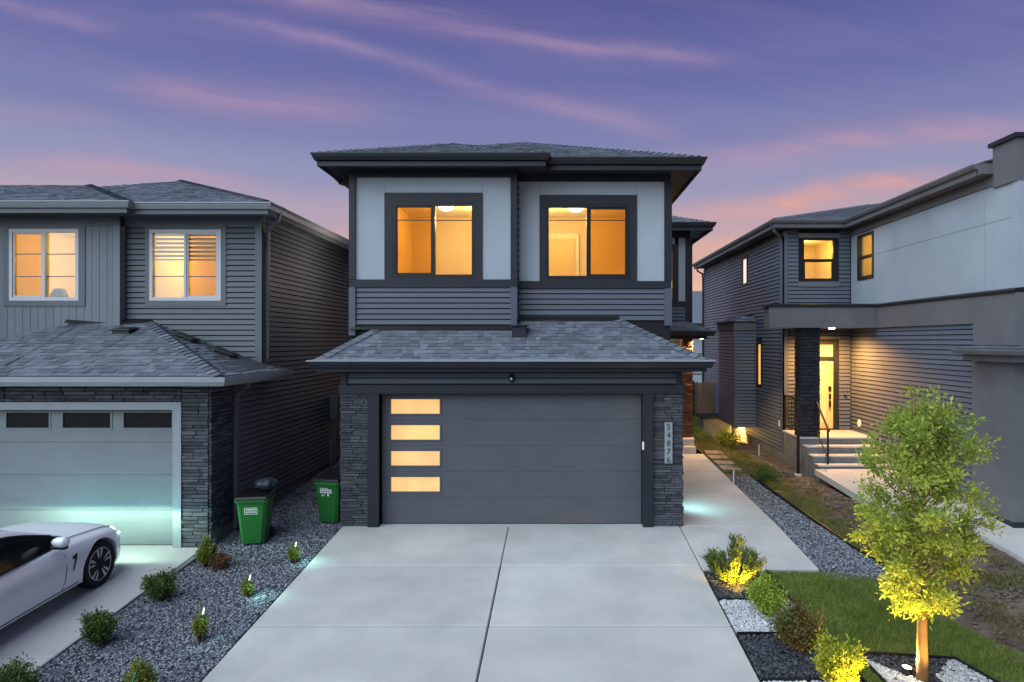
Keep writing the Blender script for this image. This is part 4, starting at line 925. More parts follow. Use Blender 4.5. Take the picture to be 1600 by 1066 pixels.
# far side wall (faces left) and front-facing return
SWr, FB, TW = Wall('y', XSd, -1), Wall('x', YB), Wall('y', XT, -1)
nw = (21.67, 22.2, 1.98, 3.40); uw = (WZ, )
Y0, Y1 = XSd * F / (1168.5 - CX), XSd * F / (1160 - CX); zt, zb = WZ(402, (Y0 + Y1) / 2), WZ(446, (Y0 + Y1) / 2); uw = (Y0, Y1, zb, zt)
wallslab('side_wall', SWr, YB + .001, 30.2, -.1, 6.65, [nw, uw], 'dark_backing', hr); MB().box(XSd, 16, 30.1, 30.2, 0, 6.65).build('back_wall', 'rsiding', hr)
MB().box(XSd - .015, XSd + .1, YB - .01, 30.2, -.25, .26).build('foundation', 'concrete_d', hr)
siding(hr, SWr, YB + .1, 30.1, .26, 6.36, 'rsiding', holes=[(nw[0] - .08, nw[1] + .08, nw[2] - .08, nw[3] + .08), (uw[0] - .08, uw[1] + .08, uw[2] - .08, uw[3] + .08), (22.3, 24.5, .55, 4.05)], e=.112)
for n_, pm in ((nw, 'lit'), (uw, 'curtain')): window(hr, SWr, *n_, 'black', [], pane_mat=pm, fw=.07)
mb = MB(); SWr.box(mb, YB - .03, YB + .1, .03, 0, .26, 6.45); SWr.box(mb, 30.1, 30.23, .03, 0, .26, 6.45); mb.build('corner_trim', 'rsiding', hr)
mb = MB(); SWr.box(mb, YB, 30.2, .03, 0, 6.37, 6.6); mb.build('frieze_trim', 'rband', hr)
fw_ = (7.04, 7.97, 5.15, 6.38); dw = (6.98, 8.02, .89, 3.42)
wallslab('wall', FB, XSd, XT, -.1, 6.65, [fw_, dw], 'dark_backing', hr)
siding(hr, FB, XSd + .1, XT - .05, 4.42, 6.62, 'rsiding', holes=[(6.93, 8.10, 5.0, 6.58)], e=.118)
siding(hr, FB, XSd + .1, XT - .03, .9, 3.8, 'rsiding', holes=[(6.9, 8.1, .89, 3.5)], e=.108)
mb = MB(); FB.box(mb, XSd - .03, XSd + .1, .03, 0, .26, 6.6); mb.build('corner_trim', 'rsiding', hr)
window(hr, FB, *fw_, 'black', [.5], sash='h', fw=.05)
for z_, h_ in ((6.40, .13), (5.0, .14)): mb = MB(); FB.box(mb, 6.92, 8.11, .05, .001, z_, z_ + h_); mb.build('window_trim', 'lwhite' if False else 'ltrim', hr)
room(hr, FB, 6.7, 8.4, 4.5, 6.5, 2.6, light=(7.5, -1.2, 6.2), energy=17, color=(1, .62, .14)); MB().box(7.5, 8.0, 22.1, 22.15, 4.6, 6.1).build('interior_door', 'door_in', hr)
# front door
mb = MB()
for r in cut(6.98, 8.02, .89, 3.42, [(7.06, 7.94, .93, 2.90), (7.06, 7.94, 2.99, 3.34)]): FB.box(mb, r[0], r[1], .03, -.12, r[2], r[3])
df = mb.build('door_frame', 'trim', hr)
mb = MB(); FB.box(mb, 7.06, 7.94, -.03, -.04, 2.99, 3.34); mb.build('pane', 'doorlit', df)
mb = MB()
for r in cut(7.06, 7.94, .93, 2.90, [(7.18, 7.74, 1.12, 2.78)]): FB.box(mb, r[0], r[1], -.02, -.06, r[2], r[3])
fd = mb.build('front_door', 'door_in', hr); mb = MB(); FB.box(mb, 7.18, 7.74, -.03, -.04, 1.12, 2.78); mb.build('pane', 'doorlit', fd)
mb = MB(); FB.box(mb, 7.80, 7.88, .02, -.02, 2.02, 2.14); FB.box(mb, 7.81, 7.87, .03, -.02, 1.78, 1.93); FB.box(mb, 7.81, 7.87, .03, -.02, 1.55, 1.72); mb.build('door_handle', 'black', fd, bevel=.006)
mb = MB(); FB.box(mb, 8.22, 8.27, .09, .02, 1.9, 1.99); FB.box(mb, 8.2, 8.3, .04, .02, 2.0, 2.04); mb.build('doorbell', 'steel', hr)
# bay on the side
by0, by1, bx = 22.3, 24.5, 5.83
mb = MB(); mb.box(bx, XSd + .02, by0, by1, .62, 4.0); mb.build('bay_box', 'dark_backing', hr)
siding(hr, Wall('x', by0), bx + .05, XSd - .02, .62, 3.78, 'rsiding', e=.108); siding(hr, Wall('y', bx, -1), by0 + .06, by1, .62, 3.78, 'rsiding', e=.108)
MB().box(bx - .035, bx + .06, by0 - .035, by0 + .06, .60, 3.79).build('corner_trim', 'rsiding', hr)
MB().box(bx - .06, XSd, by0 - .06, by1 + .06, 3.79, 4.07).build('bay_fascia', 'rband', hr)
roof_plane(hr, [(bx - .1, by0 - .1, 4.08), (XSd, by0 - .1, 4.08), (XSd, by0 + .3, 4.25), (bx + .3, by0 + .3, 4.25)]); roof_plane(hr, [(bx - .1, by1 + .1, 4.08), (bx - .1, by0 - .1, 4.08), (bx + .3, by0 + .3, 4.25), (XSd, by0 + .5, 4.36), (XSd, by1, 4.36)])
q = MB(); q.lathe([(.05, 0), (.05, -.02), (0, -.025)], c=(6.12, 24.0, .619), n=12); q.build('downlight', 'pot', hr)
lamp('bay_light', 'SPOT', (6.05, 24.0, .59), 160, (1, .56, .14), .03, aim=(6.5, 24.1, .2), cone=120)
lamp('bay_light', 'POINT', (6.1, 23.9, .45), 5.0, (1, .56, .14), .03)
MB().box(XSd - .035, XSd, 19.86, 19.98, .95, 1.12).build('outlet_cover', 'white', hr)
# stucco upper storey
tw = (18.2, 19.14, 5.13, 6.38)
wallslab('upper_wall', TW, 12.5, YB, 4.3, 6.66, [tw], 'rpanel', hr); MB().box(XT, 17, 12.5, 12.65, 3.2, 6.66).build('upper_front_wall', 'rpanel', hr)
ycs = [12.52, 13.46, 15.6, 17.68, YB - .02]; zm = 5.735
for a, b in zip(ycs, ycs[1:]):
    for k0, k1 in ((4.42, zm), (zm, 6.44)):
        for r in cut(a + .004, b - .004, k0 + .004, k1 - .004, [(18.13, 19.21, 5.05, 6.46)]): mb = MB(); TW.box(mb, r[0], r[1], .015, 0, r[2], r[3]); mb.build('cladding_panel', 'rpanel', hr)
MB().box(XT - .03, XT + .1, 12.47, 12.6, 4.42, 6.4).build('corner_trim', 'rpanel', hr)
window(hr, TW, *tw, 'black', [.5], sash='h', fw=.06, pane_mat='glass')
room(hr, TW, 17.6, 19.5, 4.5, 6.5, 2.4, light=(18.6, -1.2, 6.1), energy=20, color=(1, .62, .14))
mb = MB(); TW.box(mb, 12.5, YB + .0, .05, 0, 6.44, 6.66); mb.build('frieze_band', 'rband', hr)
# parapet block near the street
MB().box(XT - .06, 17, 12.46, 13.14, 6.38, 7.16).build('parapet_block', 'rband', hr); MB().box(XT - .12, 17, 12.4, 13.2, 7.16, 7.24).build('parapet_cap', 'trim', hr)
# upper eaves
z0, p, xe, xe2, ye = 6.85, .28, 8.12, 6.12, 19.2
ep = [(xe2, 30.4, z0), (xe2, ye, z0), (xe, ye, z0), (xe, 13.14, z0)]
MB().sweep(ep, [(0, -.1), (.07, -.1), (.11, -.04), (.11, 0), (.1, 0), (.1, -.02), (.01, -.02), (.01, 0), (0, 0)]).build('gutter', 'rband', hr)
MB().sweep(ep, [(-.03, -.22), (.02, -.22), (.02, -.1), (.0, -.1), (.0, -.01), (-.03, -.01)]).build('fascia', 'rband', hr)
MB().slabpoly([(xe2 + .02, 30.3, z0 - .19), (xe2 + .02, ye + .02, z0 - .19), (xe + .02, ye + .02, z0 - .19), (xe + .02, 13.1, z0 - .19), (17, 13.1, z0 - .19), (17, 30.3, z0 - .19)], .012).build('soffit', 'rband', hr)
MB().box(xe - .02, XT + .1, 13.135, 13.17, z0 - .215, z0 + .01).build('eave_end', 'rband', hr)
def zz(d): return z0 + .012 + p * d
roof_plane(hr, [(xe2, ye, zz(0)), (xe + .9, ye, zz(0)), (12, 25, zz(5.9)), (xe2 + 5.9, ye + 5.9, zz(5.9))])
roof_plane(hr, [(xe2, 30.4, zz(0)), (xe2, ye, zz(0)), (xe2 + 5.6, ye + 5.6, zz(5.6)), (xe2 + 5.6, 24.8, zz(5.6))])
roof_plane(hr, [(xe, 20.5, zz(0)), (xe, 13.14, zz(0)), (xe + 3, 13.14, zz(3)), (xe + 3, 20.5, zz(3))])
hip_caps(hr, (xe2, ye, zz(0) + .015), (xe2 + 5, ye + 5, zz(5) + .015))
downspout(hr, [(xe2 - .04, ye + .1, 6.74), (xe2 + .05, ye + .15, 6.55), (XSd - .1, ye + .45, 6.42), (XSd - .06, ye + .47, 6.2), (XSd - .06, ye + .47, 4.4)], 'rsiding')
downspout(hr, [(xe2 - .04, 29.8, 6.74), (xe2 + .05, 29.9, 6.5), (XSd - .1, 30.1, 6.4), (XSd - .07, 30.15, 6.2), (XSd - .07, 30.15, .3)], 'trim')
# canopy band over the porch and along the wall
cz0, cz1, xc, yc = 3.79, 4.33, 8.38, 17.9
MB().box(5.56, xc + .04, yc, yc + .38, cz0, cz1).build('canopy', 'rband', hr)
MB().box(XSd - .1, XT, yc + .381, YB, cz0 + .004, cz1 - .1).build('porch_ceiling', 'rband', hr)
for a, b in ((13.75, 15.7), (15.704, yc - .002)): MB().box(xc, XT, a, b, cz0, cz1).build('canopy_panel', 'rband', hr)
MB().sweep([(5.54, yc + .4, cz1 + .002), (5.54, yc, cz1 + .002), (xc, yc, cz1 + .002), (xc, 12.47, cz1 + .002)], [(-.3, 0), (.03, 0), (.03, .05), (-.06, .09), (-.3, .1)]).build('flashing', 'black', hr)
MB().box(xc, 17, 12.47, 13.748, 3.36, cz1).build('garage_band', 'rband', hr)
# porch wall and garage pilaster
wallslab('porch_wall', TW, 12.52, YB, -.1, 4.3, [], 'dark_backing', hr)
siding(hr, TW, 13.75, YB - .05, .1, 3.78, 'rsiding', e=.108)
MB().box(XT - .03, XT + .03, YB - .06, YB - .002, .9, 3.78).build('corner_trim', 'trim', hr)
MB().box(xc - .02, XT + .4, 12.5, 13.74, -.2, 3.2).build('garage_pilaster', 'rband', hr); MB().box(xc - .03, XT + .42, 12.48, 13.745, -.2, .12).build('pilaster_base', 'trim', hr)
MB().box(XT + .4, 17, 12.7, 12.85, -.2, 3.2).build('garage_wall', 'rsiding', hr)
ep = [(7.99, 13.62, 3.29), (7.99, 12.0, 3.29), (17, 12.0, 3.29)]
MB().sweep(ep, [(0, -.1), (.08, -.1), (.12, -.03), (.12, 0), (0, 0)]).build('gutter', 'rband', hr)
MB().sweep([(8.1, 13.62, 3.19), (8.1, 12.1, 3.19), (17, 12.1, 3.19)], [(-.3, -.13), (0, -.13), (0, -.002), (-.3, -.002)]).build('fascia', 'rband', hr)
roof_plane(hr, [(7.99, 13.62, 3.3), (7.99, 12.0, 3.3), (8.6, 12.6, 3.36), (8.6, 13.62, 3.36)]); roof_plane(hr, [(7.99, 12.0, 3.3), (17, 12.0, 3.3), (17, 12.6, 3.36), (8.6, 12.6, 3.36)])
# porch platform, column, steps, rails
MB().box(6.49, XT - .03, 18.13, YB - .003, -.3, .835).build('porch_base', 'concrete_d', hr); MB().box(6.47, XT - .03, 18.1, YB - .003, .836, .89).build('porch_slab', 'concrete', hr, bevel=.01)
for i, (y0, zt) in enumerate(((17.78, .70), (17.46, .51), (17.14, .32))):
    MB().box(6.53 + i * .04, XT - .06, y0 + .025, 18.12 - i * .31 + .2, -.3, zt - .05).build('porch_step', 'concrete_d', hr)  # darker concrete under each tread paints the shade on the risers
    MB().box(6.515 + i * .04, XT - .05, y0, 18.10 - i * .32, zt - .049, zt).build('step_tread', 'concrete', hr, bevel=.008)
MB().box(6.5, 6.98, 18.16, 18.6, .89, cz0).build('porch_column', 'dark_backing', hr)
b_ = [0]
veneer(hr, Wall('x', 18.16), 6.48, 7.0, .89, cz0, 'rstone', budget=b_, hmin=.06, hmax=.1, limit=200); veneer(hr, Wall('y', 6.5, -1), 18.16, 18.6, .89, cz0, 'rstone', budget=b_, hmin=.06, hmax=.1, limit=300)
q = MB(); q.lathe([(.08, 0), (.08, -.02), (0, -.03)], c=(7.35, 18.25, cz0 - .001), n=16); q.build('downlight', 'pot', hr)
lamp('porch_lamp', 'SPOT', (7.6, 18.65, cz0 - .06), 340, (1, .44, .11), .05, aim=(7.5, 18.8, 0), cone=165, blend=1)
rl = MB()
for y, zb, zt in ((18.14, .89, 1.86), (17.3, .32, 1.2)): rl.box(6.85, 6.89, y - .02, y + .02, zb, zt)
rl.tube([(6.87, 18.2, 1.88), (6.87, 18.1, 1.86), (6.87, 17.3, 1.22), (6.87, 17.22, 1.17)], .028, 8); rl.tube([(6.87, 18.14, 1.1), (6.87, 17.3, .46)], .016, 8); rl.build('handrail', 'black', hr)
rl = MB(); rl.box(6.5, 6.54, 19.5, 19.54, .89, 1.9); rl.box(6.5, 6.54, 18.62, 18.66, .89, 1.9); rl.box(6.5, 6.54, 18.6, 19.55, 1.86, 1.9); rl.box(6.505, 6.535, 18.6, 19.55, 1.0, 1.03)
for k in range(7): rl.box(6.512, 6.528, 18.72 + k * .12, 18.736 + k * .12, 1.0, 1.87)
rl.build('guard_rail', 'black', hr)
q = MB(); q.lathe([(.0, .02), (.09, .02), (.11, 0)], c=(XT - .03, 19.0, 1.15), axis='x', n=16); q.v = [(2 * (XT - .03) - x, y, z) for x, y, z in q.v]; q.build('vent_cover', 'white', hr, smooth=False)
po = thing('post', 'short black post standing in the soil beside the concrete porch', 'post', (6.18, 17.5, .0))
MB().box(6.15, 6.215, 17.45, 17.52, -.04, 1.2).build('post_shaft', 'black', po, bevel=.01); MB().box(6.11, 6.25, 17.43, 17.57, -.05, .04).build('post_foot', 'wwhite', po, bevel=.01)
wb_ = thing('utility_box', 'low grey box with a dark lid beside the right house bay', 'utility box', (5.7, 25.3, .28))
MB().box(5.3, 6.35, 24.75, 25.6, -.1, .62).build('box_body', 'concrete_d', wb_, bevel=.02); MB().box(5.22, 6.42, 24.65, 25.68, .62, .72).build('box_lid', 'black', wb_, bevel=.02)
MB().box(6.2, 6.45, 24.7, 24.9, .72, 1.3).build('box_riser', 'black', wb_)
for X, Y, lb in ((WX(1193, 13.6), 15.9, 'small white stake in the weeds by the gravel strip'), (6.1, 20.6, 'thin pale stake in the soil under the right house side wall'), (6.62, 9.3, 'thin white stake in the bare soil right of the young tree')):
    m2 = MB(); m2.box(X - .012, X + .012, Y - .008, Y + .008, gl(X, Y) - .05, gl(X, Y) + .3); m2.add([(X - .012, Y, gl(X, Y) + .3), (X + .012, Y, gl(X, Y) + .3), (X, Y, gl(X, Y) + .33)], [(0, 1, 2)]); tag(m2.build('marker_stake', 'white'), lb, 'stake')
# ================================================================ CAR
def catm(ys, A, yy):
    ys = np.array(ys, float); A = np.array(A, float); out = []
    for y in yy:
        i = int(np.clip(np.searchsorted(ys, y) - 1, 0, len(ys) - 2)); t = (y - ys[i]) / (ys[i + 1] - ys[i]); h = ys[i + 1] - ys[i]
        m0 = (A[i + 1] - A[i - 1]) / (ys[i + 1] - ys[i - 1]) if i > 0 else (A[i + 1] - A[i]) / h
        m1 = (A[i + 2] - A[i]) / (ys[i + 2] - ys[i]) if i < len(ys) - 2 else (A[i + 1] - A[i]) / h
        out.append((2 * t ** 3 - 3 * t * t + 1) * A[i] + (t ** 3 - 2 * t * t + t) * h * m0 + (-2 * t ** 3 + 3 * t * t) * A[i + 1] + (t ** 3 - t * t) * h * m1)
    return np.array(out)
CS = [-2.32, -2.2, -1.7, -1.2, -.5, .3, .8, 1.3, 1.72, 1.98, 2.11, 2.17]
CW = [.62, .80, .885, .915, .905, .90, .905, .915, .90, .82, .68, .50]
CB = [.40, .28, .20, .19, .19, .19, .19, .19, .19, .20, .24, .34]
CSH = [.86, .91, .93, .91, .88, .865, .845, .80, .745, .67, .60, .54]
CT = [.92, 1.0, 1.03, 1.01, .96, .95, .965, .915, .85, .765, .67, .57]
def csec(w, zb, zs, zt):
    h = zs - zb
    return [(0, zb), (w * .80, zb), (w * .95, zb + h * .045), (w * .975, zb + h * .18), (w * .985, zb + h * .37), (w * 1.0, zb + h * .58), (w * 1.0, zb + h * .72), (w * .985, zb + h * .79), (w * .955, zb + h * .925), (w * .915, zb + h * .99), (w * .85, zs + .015), (w * .7, zs + (zt - zs) * .62), (w * .45, zs + (zt - zs) * .9), (w * .2, zt - .002), (0, zt)]
def cprm(y): return [float(catm(CS, a, [y])[0]) for a in (CW, CB, CSH, CT)]
def side_x(y, z):
    s = csec(*cprm(y)); return max([a[0] + (b[0] - a[0]) * (z - a[1]) / (b[1] - a[1]) for a, b in zip(s[2:11], s[3:12]) if min(a[1], b[1]) <= z <= max(a[1], b[1]) and a[1] != b[1]] or [s[5][0]])
def build_car():
    t = thing('car', 'white two door coupe with headlights on, facing the left garage door', 'car', (-7.66, 8.72, -.287), local=True)
    t.rotation_euler = Euler((math.atan(.072), 0, math.radians(-1.5)), 'XYZ')
    yy = np.linspace(-2.32, 2.17, 70); v = []; k = 0
    for y in yy:
        s = csec(*cprm(y)); ring = [(x, y, z) for x, z in s] + [(-x, y, z) for x, z in s[-2:0:-1]]; k = len(ring); v += ring
    f = [(i * k + j, i * k + (j + 1) % k, (i + 1) * k + (j + 1) % k, (i + 1) * k + j) for i in range(len(yy) - 1) for j in range(k)]
    f += [tuple(range(k - 1, -1, -1)), tuple((len(yy) - 1) * k + j for j in range(k))]
    mb = MB(); mb.add(v, f); body = mb.build('body', 'carw', t, smooth=True)
    cut_ = MB()
    for y in (1.42, -1.40):
        for sx in (1, -1): cut_.lathe([(.375, 0), (.375, .5)], c=(.62 if sx > 0 else -1.12, y, .335), axis='x', n=40)
    co = cut_.build('wheel_cutter', 'black'); md = body.modifiers.new('b', 'BOOLEAN'); md.object = co; md.operation = 'DIFFERENCE'; md.solver = 'EXACT'; md.use_self = True
    body.parent = None; bpy.context.view_layer.update(); dg = bpy.context.evaluated_depsgraph_get()
    me = bpy.data.meshes.new_from_object(body.evaluated_get(dg)); body.modifiers.clear(); body.data = me; body.parent = t; bpy.data.objects.remove(co)
    print('car body faces', len(me.polygons), [m.name for m in me.materials if m])
    bm = bmesh.new(); bm.from_mesh(me)
    for e in bm.edges:
        if len(e.link_faces) == 2 and e.calc_face_angle(0) > math.radians(38): e.smooth = False
    bm.to_mesh(me); bm.free(); me.polygons.foreach_set('use_smooth', [True] * len(me.polygons))
    if not me.materials: me.materials.append(M['carw'])
    for y in (1.42, -1.40):
        for sx in (1, -1):
            w = MB(); w.lathe([(.374, 0), (.374, .26), (.0, .262)], c=(.62 if sx > 0 else -.88, y, .335), axis='x', n=32)
            if sx < 0: w.v = [(-x - 0.0, a, b) for x, a, b in []] or w.v
            w = MB(); w.box(.58 * sx, .62 * sx, y - .37, y + .37, .16, .72); w.build('wheel_well', 'blackp', t)
    # cabin
    GS = [.92, .6, .25, -.1, -.5, -1.0, -1.5, -2.0]
    ZR = [.955, 1.10, 1.25, 1.345, 1.375, 1.35, 1.23, 1.03]
    WB = [.78, .80, .82, .835, .84, .83, .79, .68]; WT = [.66, .63, .60, .585, .575, .565, .55, .5]
    gy = np.linspace(.92, -2.0, 44); o = np.argsort(GS); I = lambda a: catm(np.array(GS)[o], np.array(a)[o], gy)
    zr, wb, wt = I(ZR), I(WB), I(WT); zbelt = np.array([cprm(y)[2] + .0 for y in gy])
    def sec(i):
        h = zr[i] - zbelt[i]; b, tp = wb[i], wt[i]; tp = min(tp + .06, b)
        return [(b, zbelt[i] - .03), (b + (tp - b) * .35, zbelt[i] + h * .42), (tp + .005, zbelt[i] + h * .8), (tp - .035, zbelt[i] + h * .93), (tp - .12, zbelt[i] + h * .985), (tp * .4, zr[i] + .008), (0, zr[i] + .012)]
    parts = {'side_window': MB(), 'side_window_': MB(), 'windscreen': MB(), 'roof': MB(), 'rear_window': MB()}
    for i in range(len(gy) - 1):
        a, b = sec(i), sec(i + 1); y0, y1 = gy[i], gy[i + 1]; ym = (y0 + y1) / 2
        for sx in (1, -1):
            for j in range(6):
                if j < 2: nm = ('side_window' if sx > 0 else 'side_window_') if ym > -1.45 else 'roof'
                elif j == 2: nm = 'roof'
                else: nm = 'windscreen' if ym > .02 and j > 2 else ('roof' if ym > -1.05 else 'rear_window')
                if j == 3 and (ym > .02 or ym < -1.05): nm = 'roof'
                parts[nm].quad((a[j][0] * sx, y0, a[j][1]), (a[j + 1][0] * sx, y0, a[j + 1][1]), (b[j + 1][0] * sx, y1, b[j + 1][1]), (b[j][0] * sx, y1, b[j][1]))
    for nm, mt in (('side_window', 'cglass'), ('side_window_', 'cglass'), ('windscreen', 'cglass'), ('roof', 'carw'), ('rear_window', 'cglass')):
        m_ = parts[nm]; ob = m_.build(nm.rstrip('_'), mt, t, smooth=True); b_ = bmesh.new(); b_.from_mesh(ob.data); bmesh.ops.remove_doubles(b_, verts=b_.verts, dist=.0008); bmesh.ops.recalc_face_normals(b_, faces=b_.faces); b_.to_mesh(ob.data); b_.free()
    # black belt and window surround on the sides
    for sx in (1, -1):
        tr = MB(); ys_ = np.linspace(.78, -1.42, 24); tr.tube([(sx * (np.interp(-y, -gy, wb) + .004), y, cprm(y)[2] + .004) for y in ys_], .012, 6); idx = [i for i in range(len(gy)) if -1.45 < gy[i] < .75]
        tr.tube([(sx * (sec(i)[2][0] + .004), gy[i], sec(i)[2][1]) for i in idx], .016, 6); tr.build('window_trim', 'blackp', t)
        for y in (-.92,):
            q = MB(); q.tube([(sx * (side_x(y_, z_) + .0005), y_, z_) for y_, z_ in ((-.86, .84), (-.88, .74), (-.92, .62), (-.95, .48), (-.90, .34), (-.86, .27))], .007, 5); q.build('door_gap', 'blackp', t)
        q = MB(); q.tube([(sx * (side_x(y_, z_) + .0005), y_, z_) for y_, z_ in ((.70, .82), (.74, .72), (.74, .55), (.72, .38), (.66, .27))], .006, 5); q.build('door_gap', 'blackp', t)
        q = MB(); q.tube([(sx * (side_x(y_, .255) + .002), y_, .255 + .0 * y_) for y_ in np.linspace(-.9, .98, 14)], .009, 6); q.build('sill_line', 'ltrim', t)
        q = MB(); q.tube([(sx * (side_x(-.78, .70) + .02), -.80, .70), (sx * (side_x(-.7, .70) + .035), -.68, .705), (sx * (side_x(-.55, .7) + .02), -.56, .70)], .014, 8); q.build('door_handle', 'carw', t, smooth=True)
        q = MB(); pp = []
        for y_ in np.linspace(.84, 1.97, 12): w_, b_, s_, t_ = cprm(y_); pp.append((sx * w_ * .80, y_, s_ + (t_ - s_) * .30 + .012))
        q.tube(pp, .006, 5); q.build('bonnet_gap', 'blackp', t)
        # fender vent
        pts = [(.89 + (a - .92) * .78, .58 + (b - .55) * .78) for a, b in [(.86, .66), (.99, .69), (.97, .63), (.90, .40), (.87, .40), (.915, .62), (.86, .62)]]
        q = MB(); n_ = len(pts); q.v = [(sx * (side_x(y_, z_) + .006), y_, z_) for y_, z_ in pts] + [(sx * (side_x(y_, z_) - .01), y_, z_) for y_, z_ in pts]
        q.f = [tuple(range(n_)), tuple(range(2 * n_ - 1, n_ - 1, -1))] + [(i, n_ + i, n_ + (i + 1) % n_, (i + 1) % n_) for i in range(n_)]; q.build('fender_vent', 'blackp', t)
        # mirror
        me_ = MB(); me_.lathe([(0, -.12), (.045, -.105), (.075, -.06), (.085, 0), (.08, .05), (.06, .075), (0, .08)], n=16)
        me_.v = [(sx * (.985 + z * 1.05), .56 + x * 1.0 - .02 * z, .985 + y * .85) for x, y, z in me_.v]; mo = me_.build('mirror', 'carw', t, smooth=True)
        MB().box(sx * .84, sx * 1.05, .53, .61, .885, .93).build('mirror_base', 'blackp', mo, bevel=.012)
        # headlamp
        hv = MB(); P = []
        for y_, z0_, z1_ in ((1.90, .63, .70), (2.0, .60, .69), (2.07, .58, .66), (2.105, .565, .63)):
            for z_ in (z0_, z1_): P.append((sx * (side_x(y_, z_) + .006), y_ + .012, z_))
        hv.v = P; hv.f = [(0, 2, 3, 1), (2, 4, 5, 3), (4, 6, 7, 5)]; hv.build('headlight', 'head', t)
    g = MB(); g.box(-.32, -.03, 2.14, 2.192, .36, .52); g.box(.03, .32, 2.14, 2.192, .36, .52); g.build('grille', 'blackp', t, bevel=.02)
    q = MB(); q.tube([(x, .86, .972 - .02 * abs(x)) for x in np.linspace(-.6, .6, 9)], .014, 6); q.build('wiper', 'blackp', t)
    # wheels
    def wheel(x, y, sx):
        w = MB(); R_ = .335
        prof = [(.235, -.10), (.30, -.112), (.325, -.105), (.335, -.075), (.335, .075), (.325, .105), (.30, .112), (.235, .10)]
        w.lathe(prof, c=(x, y, R_), axis='x', n=40); ty = w.build('wheel', 'tyre', t, smooth=True)
        r = MB(); r.lathe([(.238, -.09), (.243, .09 * 0 + .1), (.228, .105), (.222, .09), (.215, -.08)], c=(x, y, R_), axis='x', n=40) if sx > 0 else r.lathe([(.238, .09), (.243, -.1), (.228, -.105), (.222, -.09), (.215, .08)], c=(x, y, R_), axis='x', n=40)
        for k in range(5):
            for dd in (-.16, .16):
                a0, a1 = 2 * math.pi * k / 5 + .3 + dd * .9, 2 * math.pi * k / 5 + .3 + dd * 1.25; xo = x + sx * .085
                p0_, p1_ = (xo - sx * .015, y + .045 * math.cos(a0), R_ + .045 * math.sin(a0)), (xo + sx * .012, y + .225 * math.cos(a1), R_ + .225 * math.sin(a1)); r.tube([p0_, p1_], [.026, .021], 6)
        r.lathe([(.055, 0), (.05, .02), (0, .022)] if sx > 0 else [(.055, 0), (.05, -.02), (0, -.022)], c=(x + sx * .07, y, R_), axis='x', n=20); r.build('rim', 'rim', ty)
        d_ = MB(); d_.lathe([(.0, 0), (.165, 0), (.165, .012), (0, .012)], c=(x + sx * .02, y, R_), axis='x', n=28); d_.build('brake_disc', 'disc', ty)
        b_ = MB(); b_.lathe([(.0, 0), (.23, 0), (.23, .01), (0, .01)], c=(x - sx * .06, y, R_), axis='x', n=28); b_.build('wheel_back', 'blackp', ty)
    for y in (1.42, -1.40):
        for sx in (1, -1): wheel(sx * .775, y, sx)
    # low-beam pattern: light below the cut-off only
    for sx in (1, -1):
        d = bpy.data.lights.new('headlight_beam', 'POINT'); d.energy = 1.0; d.shadow_soft_size = .03; d.color = (1, 1, 1); d.use_nodes = True
        N, L = d.node_tree.nodes, d.node_tree.links; em = N['Emission']; tc = N.new('ShaderNodeTexCoord'); sp = N.new('ShaderNodeSeparateXYZ'); L.new(tc.outputs['Normal'], sp.inputs[0])
        mr = N.new('ShaderNodeMapRange'); mr.interpolation_type = 'SMOOTHSTEP'; L.new(sp.outputs['Z'], mr.inputs[0]); mr.inputs[1].default_value = .10; mr.inputs[2].default_value = -.02; mr.inputs[3].default_value = .0; mr.inputs[4].default_value = 1
        lo = N.new('ShaderNodeMapRange'); L.new(sp.outputs['Z'], lo.inputs[0]); lo.inputs[1].default_value = -.55; lo.inputs[2].default_value = -.1; lo.inputs[3].default_value = .15; lo.inputs[4].default_value = 1
        gl = N.new('ShaderNodeMapRange'); L.new(sp.outputs['Z'], gl.inputs[0]); gl.inputs[1].default_value = .75; gl.inputs[2].default_value = 0; gl.inputs[3].default_value = 0; gl.inputs[4].default_value = .26
        fw = N.new('ShaderNodeMapRange'); L.new(sp.outputs['Y'], fw.inputs[0]); fw.inputs[1].default_value = -.05; fw.inputs[2].default_value = .15
        m1 = N.new('ShaderNodeMath'); m1.operation = 'MULTIPLY'; L.new(mr.outputs[0], m1.inputs[0]); L.new(lo.outputs[0], m1.inputs[1])
        m2 = N.new('ShaderNodeMath'); m2.operation = 'ADD'; L.new(m1.outputs[0], m2.inputs[0]); L.new(gl.outputs[0], m2.inputs[1])
        m3 = N.new('ShaderNodeMath'); m3.operation = 'MULTIPLY'; L.new(m2.outputs[0], m3.inputs[0]); L.new(fw.outputs[0], m3.inputs[1])
        m4 = N.new('ShaderNodeMath'); m4.operation = 'MULTIPLY'; L.new(m3.outputs[0], m4.inputs[0]); m4.inputs[1].default_value = 25
        mc = N.new('ShaderNodeMix'); mc.data_type = 'RGBA'; mc.inputs[6].default_value = (.10, .85, .80, 1); mc.inputs[7].default_value = (.62, 1, .74, 1); L.new(mr.outputs[0], mc.inputs[0]); L.new(mc.outputs[2], em.inputs['Color']); L.new(m4.outputs[0], em.inputs['Strength'])
        o = bpy.data.objects.new('headlight_beam', d); COL.objects.link(o); o.parent = t; o.location = (sx * .60, 2.24, .60)
build_car()

